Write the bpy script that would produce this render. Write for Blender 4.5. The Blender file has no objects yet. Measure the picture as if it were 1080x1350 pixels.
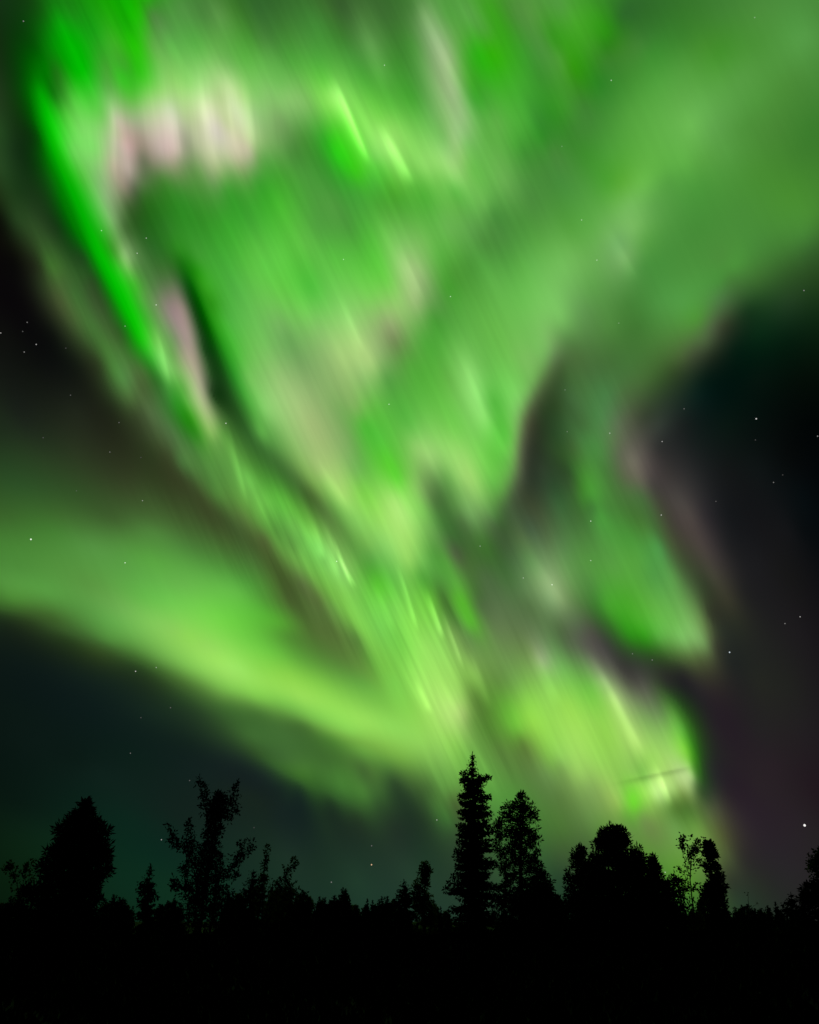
import bpy, math, random
import numpy as np

# ------------------------------------------------------------------ camera, world, exposure
scene = bpy.context.scene
COL = scene.collection
HORIZON_TILT = 27.0
cam_data = bpy.data.cameras.new("camera")
cam_data.sensor_fit = 'VERTICAL'
cam_data.angle = 2.0 * math.atan(675.0 / 1060.0)
cam_data.clip_start = 0.1
cam_data.clip_end = 200000.0
cam = bpy.data.objects.new("camera", cam_data)
COL.objects.link(cam)
cam.location = (0.0, 0.0, 1.6)
cam.rotation_euler = (math.radians(90.0 + HORIZON_TILT), 0.0, 0.0)
scene.camera = cam

world = bpy.data.worlds.new("World")
scene.world = world
world.use_nodes = True
bg = world.node_tree.nodes["Background"]
bg.inputs["Color"].default_value = (0.004, 0.007, 0.008, 1.0)     # moonless night: no sun, the aurora is the only light
bg.inputs["Strength"].default_value = 0.1

scene.view_settings.view_transform = 'Standard'
scene.view_settings.look = 'None'
scene.view_settings.exposure = 0.0
scene.view_settings.gamma = 1.0
scene.view_settings.use_curve_mapping = False
scene.cycles.transparent_max_bounces = 64
scene.cycles.max_bounces = 4
scene.cycles.diffuse_bounces = 2

# ------------------------------------------------------------------ helpers
def tag(o, label=None, cat=None, group=None, kind=None):
    if label: o["label"] = label
    if cat: o["category"] = cat
    if group: o["group"] = group
    if kind: o["kind"] = kind
    return o

def mesh_obj(name, verts, faces, mat, parent=None, smooth=False):
    """verts (n,3) array, faces (m,4) or (m,3) int array -> one linked mesh object"""
    me = bpy.data.meshes.new(name)
    verts = np.asarray(verts, dtype=np.float32)
    faces = np.asarray(faces, dtype=np.int32)
    k = faces.shape[1]
    me.vertices.add(len(verts)); me.vertices.foreach_set("co", verts.ravel())
    me.loops.add(faces.size); me.loops.foreach_set("vertex_index", faces.ravel())
    me.polygons.add(len(faces))
    me.polygons.foreach_set("loop_start", np.arange(0, faces.size, k, dtype=np.int32))
    if smooth:
        me.polygons.foreach_set("use_smooth", np.ones(len(faces), dtype=bool))
    me.update(calc_edges=True); me.validate()
    me.materials.append(mat)
    o = bpy.data.objects.new(name, me)
    COL.objects.link(o)
    if parent is not None: o.parent = parent
    return o

def empty(name, loc):
    o = bpy.data.objects.new(name, None)
    o.empty_display_size = 0.5
    o.location = loc
    COL.objects.link(o)
    return o

# ------------------------------------------------------------------ materials
def glow_material(name, rays, transparent):
    """sky and aurora glow painted per vertex as red, green and blue emission, broken up by fine rays along the field lines"""
    m = bpy.data.materials.new(name); m.use_nodes = True
    nt = m.node_tree; N = nt.nodes; L = nt.links; N.clear()
    out = N.new("ShaderNodeOutputMaterial")
    comb = N.new("ShaderNodeCombineColor")
    for i, a in enumerate(("painted_red", "painted_green", "painted_blue")):
        at = N.new("ShaderNodeAttribute"); at.attribute_name = a
        L.new(at.outputs["Fac"], comb.inputs[i])
    em = N.new("ShaderNodeEmission"); L.new(comb.outputs[0], em.inputs["Color"])
    if rays:
        cx = N.new("ShaderNodeAttribute"); cx.attribute_name = "field_line"
        nz = N.new("ShaderNodeTexNoise"); nz.inputs["Scale"].default_value = 1.0; nz.inputs["Detail"].default_value = 2.5
        L.new(cx.outputs["Vector"], nz.inputs["Vector"])
        con = N.new("ShaderNodeAttribute"); con.attribute_name = "ray_contrast"
        a = N.new("ShaderNodeMath"); a.operation = 'SUBTRACT'; a.inputs[1].default_value = 0.5; L.new(nz.outputs["Fac"], a.inputs[0])
        b = N.new("ShaderNodeMath"); b.operation = 'MULTIPLY_ADD'; b.inputs[2].default_value = 1.0
        L.new(a.outputs[0], b.inputs[0]); L.new(con.outputs["Fac"], b.inputs[1])
        L.new(b.outputs[0], em.inputs["Strength"])
    if transparent:
        tr = N.new("ShaderNodeBsdfTransparent"); ad = N.new("ShaderNodeAddShader")
        L.new(em.outputs[0], ad.inputs[0]); L.new(tr.outputs[0], ad.inputs[1]); L.new(ad.outputs[0], out.inputs["Surface"])
    else:
        L.new(em.outputs[0], out.inputs["Surface"])
    m.cycles.emission_sampling = 'NONE'
    return m

def dull_material(name, c1, c2, scale, rough=0.9, thin=0.0):
    m = bpy.data.materials.new(name); m.use_nodes = True
    nt = m.node_tree; N = nt.nodes; L = nt.links
    p = N["Principled BSDF"]
    p.inputs["Roughness"].default_value = rough
    p.inputs["Specular IOR Level"].default_value = 0.08
    tc = N.new("ShaderNodeTexCoord"); nz = N.new("ShaderNodeTexNoise")
    nz.inputs["Scale"].default_value = scale; nz.inputs["Detail"].default_value = 4.0
    L.new(tc.outputs["Object"], nz.inputs["Vector"])
    rp = N.new("ShaderNodeValToRGB")
    rp.color_ramp.elements[0].position = 0.35; rp.color_ramp.elements[0].color = (*c1, 1)
    rp.color_ramp.elements[1].position = 0.65; rp.color_ramp.elements[1].color = (*c2, 1)
    L.new(nz.outputs["Fac"], rp.inputs["Fac"]); L.new(rp.outputs["Color"], p.inputs["Base Color"])
    if thin:                                          # thin leaves let some of the light behind them through
        tl = N.new("ShaderNodeBsdfTranslucent"); mx = N.new("ShaderNodeMixShader"); mx.inputs[0].default_value = thin
        L.new(rp.outputs["Color"], tl.inputs["Color"]); L.new(p.outputs[0], mx.inputs[1]); L.new(tl.outputs[0], mx.inputs[2])
        L.new(mx.outputs[0], N["Material Output"].inputs["Surface"])
    return m

M_NEEDLE = dull_material("spruce_needles", (0.010, 0.014, 0.008), (0.020, 0.026, 0.012), 1.5)
M_LEAF = dull_material("birch_leaves", (0.045, 0.05, 0.014), (0.085, 0.085, 0.022), 1.2, thin=0.5)
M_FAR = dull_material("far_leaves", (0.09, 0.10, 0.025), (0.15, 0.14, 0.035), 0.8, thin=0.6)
M_BARK = dull_material("bark", (0.010, 0.009, 0.007), (0.022, 0.019, 0.014), 4.0)
M_GROUND = dull_material("dark_heath", (0.002, 0.002, 0.0015), (0.004, 0.004, 0.003), 0.35)
M_HEATH = dull_material("heath", (0.006, 0.007, 0.004), (0.012, 0.012, 0.007), 0.5)
M_SKY = glow_material("night_sky", False, False)
M_AURORA = glow_material("aurora_light", True, True)

# ------------------------------------------------------------------ the sky's glow, colours chosen by eye per bearing and height
# rows: bearing and height of a spot of sky in hundredths of a degree, then its hand-picked glow colour, painted in as emission (red, green, blue display values)
SKY_COLOURS = np.array([int(v) for v in """
-4024 5233 20 50 20  -3907 5022 18 45 15  -3795 4801 30 55 25  -3705 4610 35 70 30  -3620 4412 38 70 32  -3554 4249 28 48 20
-3505 4124 12 16 8  -3458 3997 12 12 8  -3808 5318 18 65 15  -3786 5156 10 60 10  -3700 4926 8 65 8  -3610 4736 15 55 12
-3525 4538 18 45 18  -3442 4335 25 55 22  -3404 4159 35 62 28  -3310 3974 18 22 12  -3665 5114 5 80 5  -3574 4928 0 115 0
-3548 4803 2 90 2  -3436 4661 8 65 8  -3657 5289 15 100 12  -3524 5164 5 140 5  -3522 5293 10 160 10  -3348 5223 0 178 0
-3235 5128 0 182 0  -3452 5359 25 140 20  -3277 5071 10 185 5  -3231 5344 25 160 20  -3140 5455 30 165 10  -3047 5335 60 175 35
-2992 5455 20 165 5  -2842 5369 35 195 5  -2875 5527 35 185 10  -2753 5242 45 190 20  -2840 5618 40 160 20  -3051 5183 70 165 50
-3526 5033 0 120 0  -3432 5043 30 110 20  -3396 4922 20 115 15  -3364 4593 5 90 5  -3385 4494 12 55 12  -3280 4849 70 190 50
-3226 4955 80 205 60  -3102 4813 125 218 100  -2973 4737 130 222 105  -3141 4665 100 210 80  -2984 4938 110 200 85  -2938 4995 140 200 115
-2900 5247 60 165 40  -3218 4455 10 100 10  -3241 4354 20 60 18  -3099 4208 22 55 20  -2946 4107 25 70 22  -3150 4096 50 85 38
-3080 3972 60 105 42  -3259 4158 45 75 35  -3159 3949 35 45 25  -3320 3923 10 10 8  -3000 4544 80 190 60  -2883 4577 130 190 110
-2788 4485 140 185 120  -2687 4369 125 175 105  -2575 4204 110 170 85  -2634 4190 60 150 40  -2461 4133 90 150 70  -2845 4931 195 190 165
-2799 4807 190 182 160  -2774 4676 185 170 150  -2659 4589 150 140 120  -2590 4583 90 100 75  -2358 4706 75 130 55  -2484 4561 50 105 35
-2587 4465 60 95 45  -2584 4347 65 105 50  -2433 4382 38 95 28  -2304 4265 45 105 38  -2246 4422 45 120 35  -2164 4629 55 140 42
-1933 4530 52 142 38  -2116 4303 45 135 30  -2063 4215 25 110 15  -1946 4286 60 150 45  -1722 4517 60 165 45  -1526 4593 65 165 50
-1424 4413 90 190 65  -1341 4325 95 200 70  -1676 4280 70 170 55  -1771 4747 65 155 50  -1499 4833 65 160 50  -1452 4977 95 165 75
-1925 4791 125 160 100  -2577 5263 120 200 90  -2384 5348 125 200 95  -2707 5402 90 170 65  -2534 5443 95 180 75  -2772 5553 75 130 60
-2503 5656 80 145 65  -2283 5496 90 175 70  -2265 5664 75 135 60  -2097 5531 100 175 75  -1959 5471 110 180 85  -2112 5692 90 150 70
-1969 5756 60 120 42  -1729 5792 52 105 45  -1763 5626 70 145 50  -1644 5643 70 130 55  -1807 5496 95 180 70  -1613 5524 95 175 72
-1440 5829 55 110 45  -971 5874 60 110 45  -1370 5717 65 130 50  -1188 5655 75 150 58  -1043 5789 65 135 52  -797 5886 55 95 45
-776 5729 60 125 45  -530 5860 70 120 55  -430 5705 90 150 72  -265 5869 60 110 48  -87 5792 65 125 50  45 5910 75 130 60
177 5870 120 165 100  303 5749 140 175 120  425 5644 150 180 125  43 5712 75 145 58  -170 5629 65 140 48  126 5547 90 160 72
333 5501 140 180 115  495 5453 155 190 130  480 5238 150 195 125  392 5107 145 205 115  243 5332 110 180 88  41 5421 70 160 50
-337 5585 85 160 65  -502 5537 75 165 55  -681 5653 70 145 55  -1009 5589 80 170 60  -1294 5562 80 165 60  -1388 5426 110 185 85
-1293 5351 135 195 105  -1132 5346 130 190 100  -1345 5214 120 165 95  -1188 5209 100 160 78  -1101 5151 75 145 55  -1321 5084 105 160 82
-1201 5052 75 140 58  -908 5472 105 205 70  -894 5366 130 220 85  -819 5414 150 230 105  -717 5226 80 205 45  -786 5132 50 200 25
-740 5068 45 205 25  -623 5052 55 205 25  -540 4988 60 200 25  -466 5037 85 210 50  -880 5259 90 190 60  -866 5149 50 175 35
-850 5015 55 155 42  -689 4934 55 165 42  -532 4873 65 165 50  -383 4925 75 185 55  -352 5086 125 215 90  -440 5239 140 230 95
-324 5330 115 210 75  -204 5376 95 190 65  -160 5246 140 220 95  -237 5156 150 225 105  -310 5019 95 205 65  -115 4931 95 185 60
-152 4860 75 165 45  79 5114 135 215 95  155 5022 140 215 100  311 5042 150 220 110  461 4945 140 210 105  153 4907 95 185 65
381 4879 110 195 80  619 5007 110 190 80  591 5144 120 190 95  791 5177 95 175 70  919 5256 95 175 70  695 5401 65 165 48
822 5436 65 165 45  677 5612 60 170 35  765 5648 45 175 20  933 5637 50 175 10  663 5488 70 165 45  605 5738 85 165 60
442 5864 85 160 65  705 5852 90 165 70  867 5763 75 160 52  925 5858 60 160 30  1036 5750 55 160 25  1262 5607 60 155 42
1389 5795 85 150 62  1221 5813 75 140 55  1474 5624 75 145 58  1230 5443 65 165 45  1077 5500 60 170 35  1397 5467 60 145 45
1345 5214 55 140 45  1367 5123 50 140 38  1192 5231 75 170 55  1094 5107 75 165 55  929 5031 100 175 75  950 4892 105 175 80
1163 5056 65 145 50  1297 4950 70 140 55  749 4767 105 180 80  451 4782 100 180 72  152 4837 80 175 55  -76 4814 75 165 50
-301 4787 75 165 52  -749 4767 80 155 62  -1068 4928 75 155 58  -1290 4905 70 160 50  -1260 4722 75 185 50  -881 4614 80 160 62
-590 4633 75 155 58  -367 4594 85 185 60  -1013 4507 95 190 68  -1211 4389 95 200 68  -719 4431 90 190 65  -221 4598 110 195 80
-73 4551 125 195 95  0 4429 150 195 115  72 4380 155 195 120  146 4551 115 185 85  370 4642 105 180 80  289 4450 90 175 65
436 4495 90 170 65  590 4633 95 165 75  818 4715 75 145 60  876 4566 75 140 60  728 4528 75 140 58  573 4390 75 150 55
1103 4643 75 145 58  1195 4776 75 140 60  1225 4486 90 165 68  1066 4355 95 175 72  932 4416 80 155 62  1729 5792 80 155 60
1866 5692 70 165 40  2112 5692 55 150 30  2162 5602 45 145 20  1604 5649 55 150 30  1757 5461 50 150 15  1652 5518 75 155 50
1984 5550 60 150 35  2135 5524 45 130 25  1997 5337 45 130 35  2246 5503 55 130 35  2340 5649 45 105 40  2560 5603 48 108 40
2521 5508 55 120 45  2909 5518 55 120 42  2858 5406 60 130 45  3236 5427 65 130 50  3550 5347 75 140 58  3805 5192 80 150 65
3820 5099 85 155 70  3984 5164 75 140 60  3466 5184 75 145 55  3147 5241 68 145 45  3038 5316 68 140 45  2794 5253 80 155 60
2554 5396 62 140 48  2427 5466 65 130 50  2299 5323 65 140 48  2108 5445 58 128 42  1815 5238 62 130 48  1591 5271 60 150 40
1506 5238 50 140 35  1461 5021 70 135 55  1710 5122 62 132 48  1751 4980 62 140 45  1499 4833 70 140 58  1711 4803 75 150 58
1963 4945 75 155 55  2233 5119 82 160 60  2563 5223 82 162 62  2731 5094 95 170 72  2844 5021 100 175 78  2743 4935 108 185 82
2593 4905 100 178 75  2922 4865 95 165 75  3277 5071 85 155 65  3342 4918 80 150 60  3601 4918 75 140 55  3654 4629 60 125 45
3387 4723 72 135 52  3160 4796 78 145 58  3551 4529 62 125 45  2995 4708 85 155 65  2800 4715 88 160 65  2608 4741 95 175 70
2409 4765 95 175 68  2212 4806 95 175 65  2254 4705 105 185 75  2055 4744 90 170 55  1919 4769 75 160 50  2087 4597 115 185 90
2086 4454 120 185 95  2282 4558 95 165 75  2447 4663 85 160 65  2682 4560 75 150 58  3178 4514 72 140 50  3348 4319 72 140 48
3471 4183 72 138 50  2990 4335 72 140 55  2614 4339 70 140 55  2346 4305 75 145 60  2159 4343 90 160 70  1846 4449 110 175 88
1935 4385 110 170 95  1978 4280 115 170 95  1722 4517 95 170 72  1518 4547 85 160 62  1552 4348 110 180 85  1409 4317 115 190 90
2126 4203 75 145 62  2736 4115 75 140 58  3042 4128 70 135 55  3373 4074 68 130 52  3418 3963 52 95 42  1312 4130 120 195 95
1293 4232 115 190 90  1649 4136 95 160 75  1559 3998 95 150 78  1357 3973 120 190 95  1239 3833 120 175 95  1400 3814 85 130 68
1449 3705 75 110 58  1733 3871 80 135 62  1948 3987 70 130 55  1980 3830 65 120 50  2193 3942 78 148 65  2419 4093 75 145 60
2371 3905 82 155 68  2463 3785 78 145 55  2696 3978 72 140 58  2835 4041 75 145 58  2752 3964 70 125 55  2971 3906 58 105 45
3196 3889 48 88 38  3365 3811 38 70 30  2664 3863 75 120 65  2700 3779 60 85 50  2648 3692 50 60 40  2564 3712 75 95 62
2484 3629 72 95 58  2383 3575 65 80 52  2292 3569 70 95 52  2213 3482 50 72 38  2516 3521 30 42 28  2837 3745 25 55 28
3138 3711 32 60 32  3285 3569 15 40 18  2877 3585 10 40 20  3069 3484 6 28 14  2692 3531 8 30 18  3101 3226 4 13 7
2800 3304 5 20 13  2427 3388 9 28 20  2350 3302 12 32 26  2521 3062 9 22 17  3071 2936 2 5 5  2878 2782 6 9 9
2658 2728 15 20 20  2455 2768 19 22 22  2286 3005 20 28 26  2197 3124 26 32 30  2115 3294 40 55 40  2088 3454 55 85 42
1972 3474 68 105 52  1872 3593 68 115 55  1690 3621 68 110 55  1558 3588 70 110 58  1474 3442 70 115 60  1657 3418 72 125 68
1573 3272 75 130 70  1776 3401 75 110 62  1809 3240 78 90 65  1713 3201 90 110 78  1925 3222 55 65 48  2030 3153 50 58 50
1432 3131 70 125 62  1543 3065 75 135 65  1668 3102 90 115 75  1710 2992 95 100 80  1787 2928 110 108 92  1822 2792 95 95 78
1714 2833 90 100 72  1579 2903 72 120 58  1398 2870 70 140 50  1442 2759 75 155 55  1543 2642 70 130 55  1479 2596 75 155 60
1726 2726 75 110 60  1758 2564 65 110 48  1901 2755 68 66 60  2029 2841 55 52 50  2002 3001 45 46 44  2074 2626 72 68 64
2135 2513 75 68 64  2020 2478 66 62 55  1930 2594 65 72 52  2226 2705 42 42 42  2239 2497 46 43 45  2392 2472 22 24 26
2591 2437 19 20 22  2901 2476 7 13 15  -3348 3841 9 8 8  -3232 3486 13 14 12  -3138 3711 14 14 12  -2929 3571 15 19 14
-3003 3253 17 21 16  -2721 3424 19 25 17  -2988 3006 26 33 25  -2648 3137 30 36 25  -2383 3192 34 43 25  -2926 2771 38 60 32
-2579 2846 42 55 32  -2048 2942 45 58 31  -2878 2581 45 80 38  -2525 2601 50 80 38  -2173 2714 52 66 36  -1719 2674 56 72 37
-2924 2372 58 100 42  -2591 2437 62 105 45  -2234 2472 62 95 45  -3097 3845 40 55 30  -2937 3792 70 88 48  -2797 3705 70 100 50
-2945 3913 65 100 48  -2836 3844 62 108 48  -3019 3965 65 110 45  -2675 3686 68 115 52  -2528 3569 70 120 52  -2438 3437 72 125 55
-2559 3461 45 60 32  -2344 3405 82 135 68  -2294 3312 78 115 58  -2221 3378 70 95 50  -2101 3219 78 105 62  -2213 3199 56 72 41
-2849 4086 28 70 25  -2724 3971 38 75 30  -2601 3853 42 85 32  -2440 3690 45 90 32  -2281 3520 65 110 48  -2821 3995 40 85 32
-2545 3866 20 130 15  -2423 3744 25 130 20  -2285 3672 20 185 10  -2240 3604 40 160 30  -2166 3542 45 145 35  -2213 3482 70 110 50
-2088 3454 50 120 40  -2011 3364 60 130 50  -1914 3328 48 148 36  -1809 3240 42 142 18  -1734 3146 50 136 30  -1903 3433 90 170 65
-1827 3341 110 180 80  -2395 4000 60 180 40  -2490 4126 130 190 100  -2539 4188 145 195 120  -2354 3959 80 170 60  -2231 3834 85 165 65
-2169 3694 110 200 80  -2089 3607 130 215 105  -2040 3514 120 200 95  -2359 4106 75 130 60  -2246 4031 85 125 70  -2163 3948 125 130 105
-2092 3911 145 130 125  -2010 3825 155 140 132  -1930 3737 160 145 135  -1941 3633 150 160 120  -2032 3720 110 150 90  -2030 3618 105 170 80
-1824 3498 165 185 130  -2062 4067 95 110 80  -2165 4097 80 115 65  -2249 4179 58 110 45  -2120 4180 50 105 38  -2068 4239 30 110 20
-1768 3712 18 65 18  -1681 3571 25 70 22  -1657 3418 30 62 25  -1926 4191 30 140 12  -1820 4159 60 165 40  -1760 4018 40 140 20
-1227 3206 100 180 75  -1615 3939 75 175 60  -1584 4145 80 175 65  -1476 4309 90 190 65  -1338 4076 105 190 80  -1400 3814 105 190 80
-1270 3570 130 195 100  -1214 3366 135 205 105  -1396 3556 105 185 80  -1271 3829 115 190 90  -1580 3114 105 160 75  -1463 2916 90 150 65
-1280 2882 105 185 75  -1145 2734 110 195 75  -1239 2779 100 170 70  -1652 2999 80 140 58  -1775 3035 75 125 60  -1907 3121 75 115 62
-1815 2925 75 120 60  -1528 2750 82 135 58  -1308 2613 90 125 60  -2011 3052 65 85 48  -1909 2964 60 75 42  -1185 4194 100 200 70
-1031 4358 85 190 60  -911 4219 80 190 60  -786 4378 95 190 70  -964 4063 115 205 85  -1153 3944 115 175 92  -820 3973 130 195 100
-551 4040 145 210 110  -475 3889 165 208 120  -351 4200 120 205 85  -213 4303 110 205 75  -289 4450 95 200 65  -72 4404 150 200 115
36 4305 155 190 120  142 4304 135 175 105  70 4154 150 185 115  -139 4103 150 195 110  -172 4000 145 165 110  -136 3898 115 140 85
-270 3843 145 180 110  -334 3738 165 205 120  -603 3779 165 205 120  -397 3631 140 190 105  -740 3823 145 190 110  -1076 3849 105 165 85
-929 3706 120 165 95  -1112 3586 150 195 115  -969 3440 162 198 122  -829 3292 162 188 118  -717 3511 135 175 102  -582 3412 120 170 90
-723 3138 160 190 115  -621 2982 165 205 115  -744 2976 150 185 105  -879 3128 150 190 110  -551 2824 165 215 110  -676 2872 140 195 95
-435 2990 115 180 85  -507 3202 120 170 90  -453 3417 125 180 90  -385 3313 80 185 55  -254 3210 85 190 60  -292 3422 95 185 65
-188 3050 90 200 50  -93 2943 95 205 55  0 2889 135 210 90  -311 2993 105 195 70  -368 2830 125 210 75  -122 2781 170 232 115
-61 2673 175 235 120  -242 2671 150 220 95  91 2727 130 205 90  123 2835 115 160 85  189 3103 150 205 110  63 3158 145 205 105
0 3319 95 185 70  -66 3532 85 170 62  -199 3636 90 160 70  0 3742 85 165 60  136 3898 80 165 58  207 4051 75 155 55
353 4250 70 155 48  428 4347 75 150 52  279 4151 85 150 65  488 4144 85 165 62  777 4279 95 175 72  715 4382 85 165 65
1135 4348 100 180 78  1037 4108 108 190 82  684 3981 100 180 72  811 3870 105 185 75  1081 3900 115 188 88  405 3840 105 185 78
331 3633 100 180 70  531 3678 135 210 105  588 3518 140 220 110  643 3356 130 210 100  714 3458 85 180 62  766 3296 85 185 60
666 3724 105 185 78  821 3186 95 190 68  689 3086 100 195 68  510 3255 125 210 90  385 3313 115 205 80  440 3097 150 215 105
495 2934 160 215 110  551 2824 140 200 100  676 2872 100 180 72  247 2887 85 130 65  214 2779 75 115 58  364 2722 85 135 65
310 2940 105 165 78  483 2665 110 160 88  663 2658 85 135 68  -2878 2184 71 130 52  -2618 2331 68 125 50  -2352 2274 84 145 65
-2753 2058 78 140 58  -2822 1949 84 148 62  -2582 1938 87 155 65  -2304 2028 90 150 65  -2071 2161 90 160 68  -1924 2231 90 165 65
-2078 1905 109 175 80  -1860 1828 128 200 88  -1699 1792 138 205 90  -1935 1973 104 185 75  -2111 1801 100 170 75  -2324 1875 87 150 65
-2755 1862 76 135 52  -2834 1801 55 95 38  -2649 1805 62 100 42  -2500 1777 60 95 40  -2377 1646 38 60 28  -2138 1673 76 130 55
-2174 1595 48 72 32  -1914 1521 40 65 32  -1772 1583 95 150 65  -1562 1549 124 190 80  -1586 1347 42 70 36  -1800 1431 35 55 30
-1297 1516 152 220 95  -1360 1614 157 228 95  -1250 1569 157 230 100  -1477 1708 147 215 92  -1588 1750 142 215 85  -1780 1989 109 195 78
-1690 2102 103 180 75  -1509 1963 114 205 75  -1336 1873 114 210 70  -1218 1777 114 205 70  -1091 1578 138 215 80  -1029 1479 147 218 85
-1073 1375 124 195 75  -1286 1415 119 185 75  -1064 1275 70 115 50  -1275 1315 70 115 50  -1102 1124 62 105 48  -1260 1167 48 80 40
-1473 1255 38 62 36  -1771 1237 22 40 30  -1499 1058 19 35 28  -1084 930 26 42 33  -2044 1411 22 38 28  -2289 1436 18 32 26
-2628 1494 14 26 22  -2603 1169 11 24 20  -2245 1201 12 26 24  -1825 946 13 31 25  -2195 925 11 26 21  -2537 856 9 23 18
-1958 2434 78 130 58  -1673 2365 74 125 55  -1440 2283 76 135 55  -1750 2513 65 95 45  -1403 2445 68 95 45  -1160 2306 70 105 48
-1200 2144 81 155 58  -1305 2084 100 185 70  -1102 1993 86 170 55  -1119 2469 85 105 55  -1038 2208 72 105 45  -1023 2690 95 180 65
-1038 2528 86 145 60  -896 2591 115 195 80  -829 2488 119 205 85  -709 2440 119 200 90  -913 2429 90 145 62  -807 2168 85 105 58
-912 2057 72 95 45  -687 2067 90 115 58  -570 2018 109 165 72  -518 2126 124 195 80  -398 1970 124 200 80  -730 1854 80 110 50
-393 1811 90 135 60  -277 1656 100 165 62  -892 1795 81 140 50  -955 1896 86 165 50  -772 1643 95 160 58  -496 1600 90 140 58
-993 1686 109 195 65  -873 1536 138 210 75  -654 1492 128 200 72  -328 1499 100 165 65  -539 1342 147 220 85  -321 1244 152 222 90
-755 1387 152 220 88  -858 1333 119 190 75  -640 1238 119 190 75  -425 1167 133 205 82  -216 1346 124 195 75  -107 1195 142 215 88
-529 1115 81 135 52  -744 1210 72 115 50  -844 1133 65 108 50  -575 991 62 105 45  -316 1043 104 165 65  -313 920 65 100 48
-157 946 81 130 55  -104 848 48 75 42  -885 984 60 100 48  -109 1501 124 205 78  0 1347 135 210 80  107 1245 150 215 90
109 1450 160 225 100  219 1501 160 222 100  325 1396 165 222 105  268 1244 170 220 110  376 1294 165 200 110  106 1095 145 210 90
317 1093 140 205 85  210 995 130 190 85  421 1042 115 175 75  521 942 105 165 70  428 1242 110 155 70  487 1394 88 130 52
439 1549 130 185 80  537 1291 85 130 50  496 1600 115 160 75  558 1190 85 135 50  789 1085 95 130 55  630 1039 90 130 58
743 1185 116 195 62  851 1232 146 215 75  862 1383 136 205 78  699 1338 107 180 60  762 1489 112 165 75  608 1649 108 150 75
654 1492 100 145 65  964 1329 146 212 85  980 1532 126 185 88  884 1691 110 140 80  962 1636 146 170 120  619 1858 98 128 75
841 1849 95 120 75  449 1810 95 140 70  338 1865 110 155 75  286 2025 80 130 55  402 2076 85 175 45  453 1916 90 180 50
348 2184 90 170 60  294 2346 85 155 60  172 2080 105 190 60  198 1920 120 195 75  224 1761 140 210 90  112 1762 150 225 95
0 1921 130 215 80  -114 2027 119 205 80  -56 1762 119 205 75  -226 1867 119 205 82  -230 2079 109 205 70  -232 2186 90 195 50
-117 2241 104 190 75  29 2134 110 190 70  0 2349 145 210 95  118 2349 110 185 80  87 2241 85 165 60  177 2402 85 155 62
0 2511 160 222 105  -178 2456 138 210 100  -295 2400 100 170 75  -421 2613 130 200 92  -322 2292 81 160 55  -526 2287 133 205 100
-434 2182 124 200 85  -345 2077 114 200 75  180 2564 105 165 78  241 2617 75 130 58  358 2507 62 105 50  421 2613 75 110 60
354 2399 80 95 65  470 2342 68 105 50  592 2445 62 110 45  660 2604 75 105 62  738 2439 62 90 52  581 2231 75 105 62
753 2224 70 110 58  818 2328 75 110 65  933 2321 95 140 80  950 2534 72 98 68  977 2159 120 155 98  860 2112 90 125 75
908 2004 85 115 68  683 2014 88 115 72  514 2020 80 115 62  518 2126 72 110 55  1089 2152 140 170 115  1135 2044 125 155 100
1052 2049 125 160 105  1245 2036 90 130 70  1211 2249 100 150 80  1171 2412 88 130 75  1329 2293 85 145 65  1466 2492 75 140 60
1429 2654 62 110 52  1680 2416 72 145 55  1712 2256 85 160 62  1543 2221 88 160 65  1797 2455 70 125 52  1888 2339 72 140 68
1803 2142 78 150 65  1960 2124 85 140 68  2029 2218 58 75 45  1366 2132 80 140 62  1408 2023 68 140 50  1456 1967 70 155 45
1622 2005 75 165 45  1654 1847 70 165 40  1772 1939 95 175 65  1588 1750 45 135 25  1691 1742 50 150 25  1911 1822 108 180 80
1941 1693 121 185 95  1794 1732 90 170 65  2044 1708 125 175 98  2085 1654 110 150 85  2134 1648 65 72 50  2144 1847 55 62 42
2155 2048 50 60 40  2214 2091 65 65 52  2175 2301 72 65 60  2258 2187 60 55 52  2285 1930 55 55 42  2306 1778 41 45 35
2392 1966 33 33 32  2200 1741 45 52 40  2352 2274 32 32 33  2528 2145 26 26 28  2696 2019 22 22 22  2855 2287 9 13 15
2761 2305 19 20 22  2468 1856 30 30 30  2668 1681 28 26 28  2410 1569 33 35 32  2213 1542 35 39 35  2554 1361 32 33 30
2373 1380 35 37 32  2584 1079 33 30 32  2319 1101 35 33 34  2104 930 37 33 36  2364 868 39 31 36  2043 1122 37 35 36
1988 1367 38 36 38  1906 1472 36 36 36  1714 1538 50 60 45  1619 1595 50 65 45  1800 1431 42 44 40  1331 1821 75 80 65
1228 1880 88 110 75  1266 1722 88 92 78  1425 1712 62 66 58  1510 1553 60 60 55  1643 1393 90 95 78  1549 1449 75 78 65
1355 1563 105 120 88  1255 1620 95 125 78  1159 1729 85 105 72  1115 1835 80 105 65  1051 1735 95 135 78  1091 1578 116 180 88
1286 1415 116 195 72  1395 1459 136 170 105  1435 1357 165 205 115  1548 1056 165 210 105  1378 1310 141 200 85  1485 1354 146 175 110
1617 1198 126 170 90  1722 1240 105 140 82  1820 1234 85 145 55  1853 1135 92 170 60  1743 1046 146 205 95  1855 992 126 210 60
1957 1033 40 70 30  1958 892 42 60 38  1633 956 155 215 95  1265 1216 150 215 85  1120 1323 150 215 82  1153 1122 160 220 92
1038 979 141 200 90  1289 971 150 212 88  1003 1177 150 215 85  962 982 126 185 75  1356 1114 146 210 80  513 749 88 150 62
716 746 82 140 58  928 886 105 145 75  1034 931 121 165 80  1130 880 150 200 95  1220 782 126 165 85  1017 740 90 125 62
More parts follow.
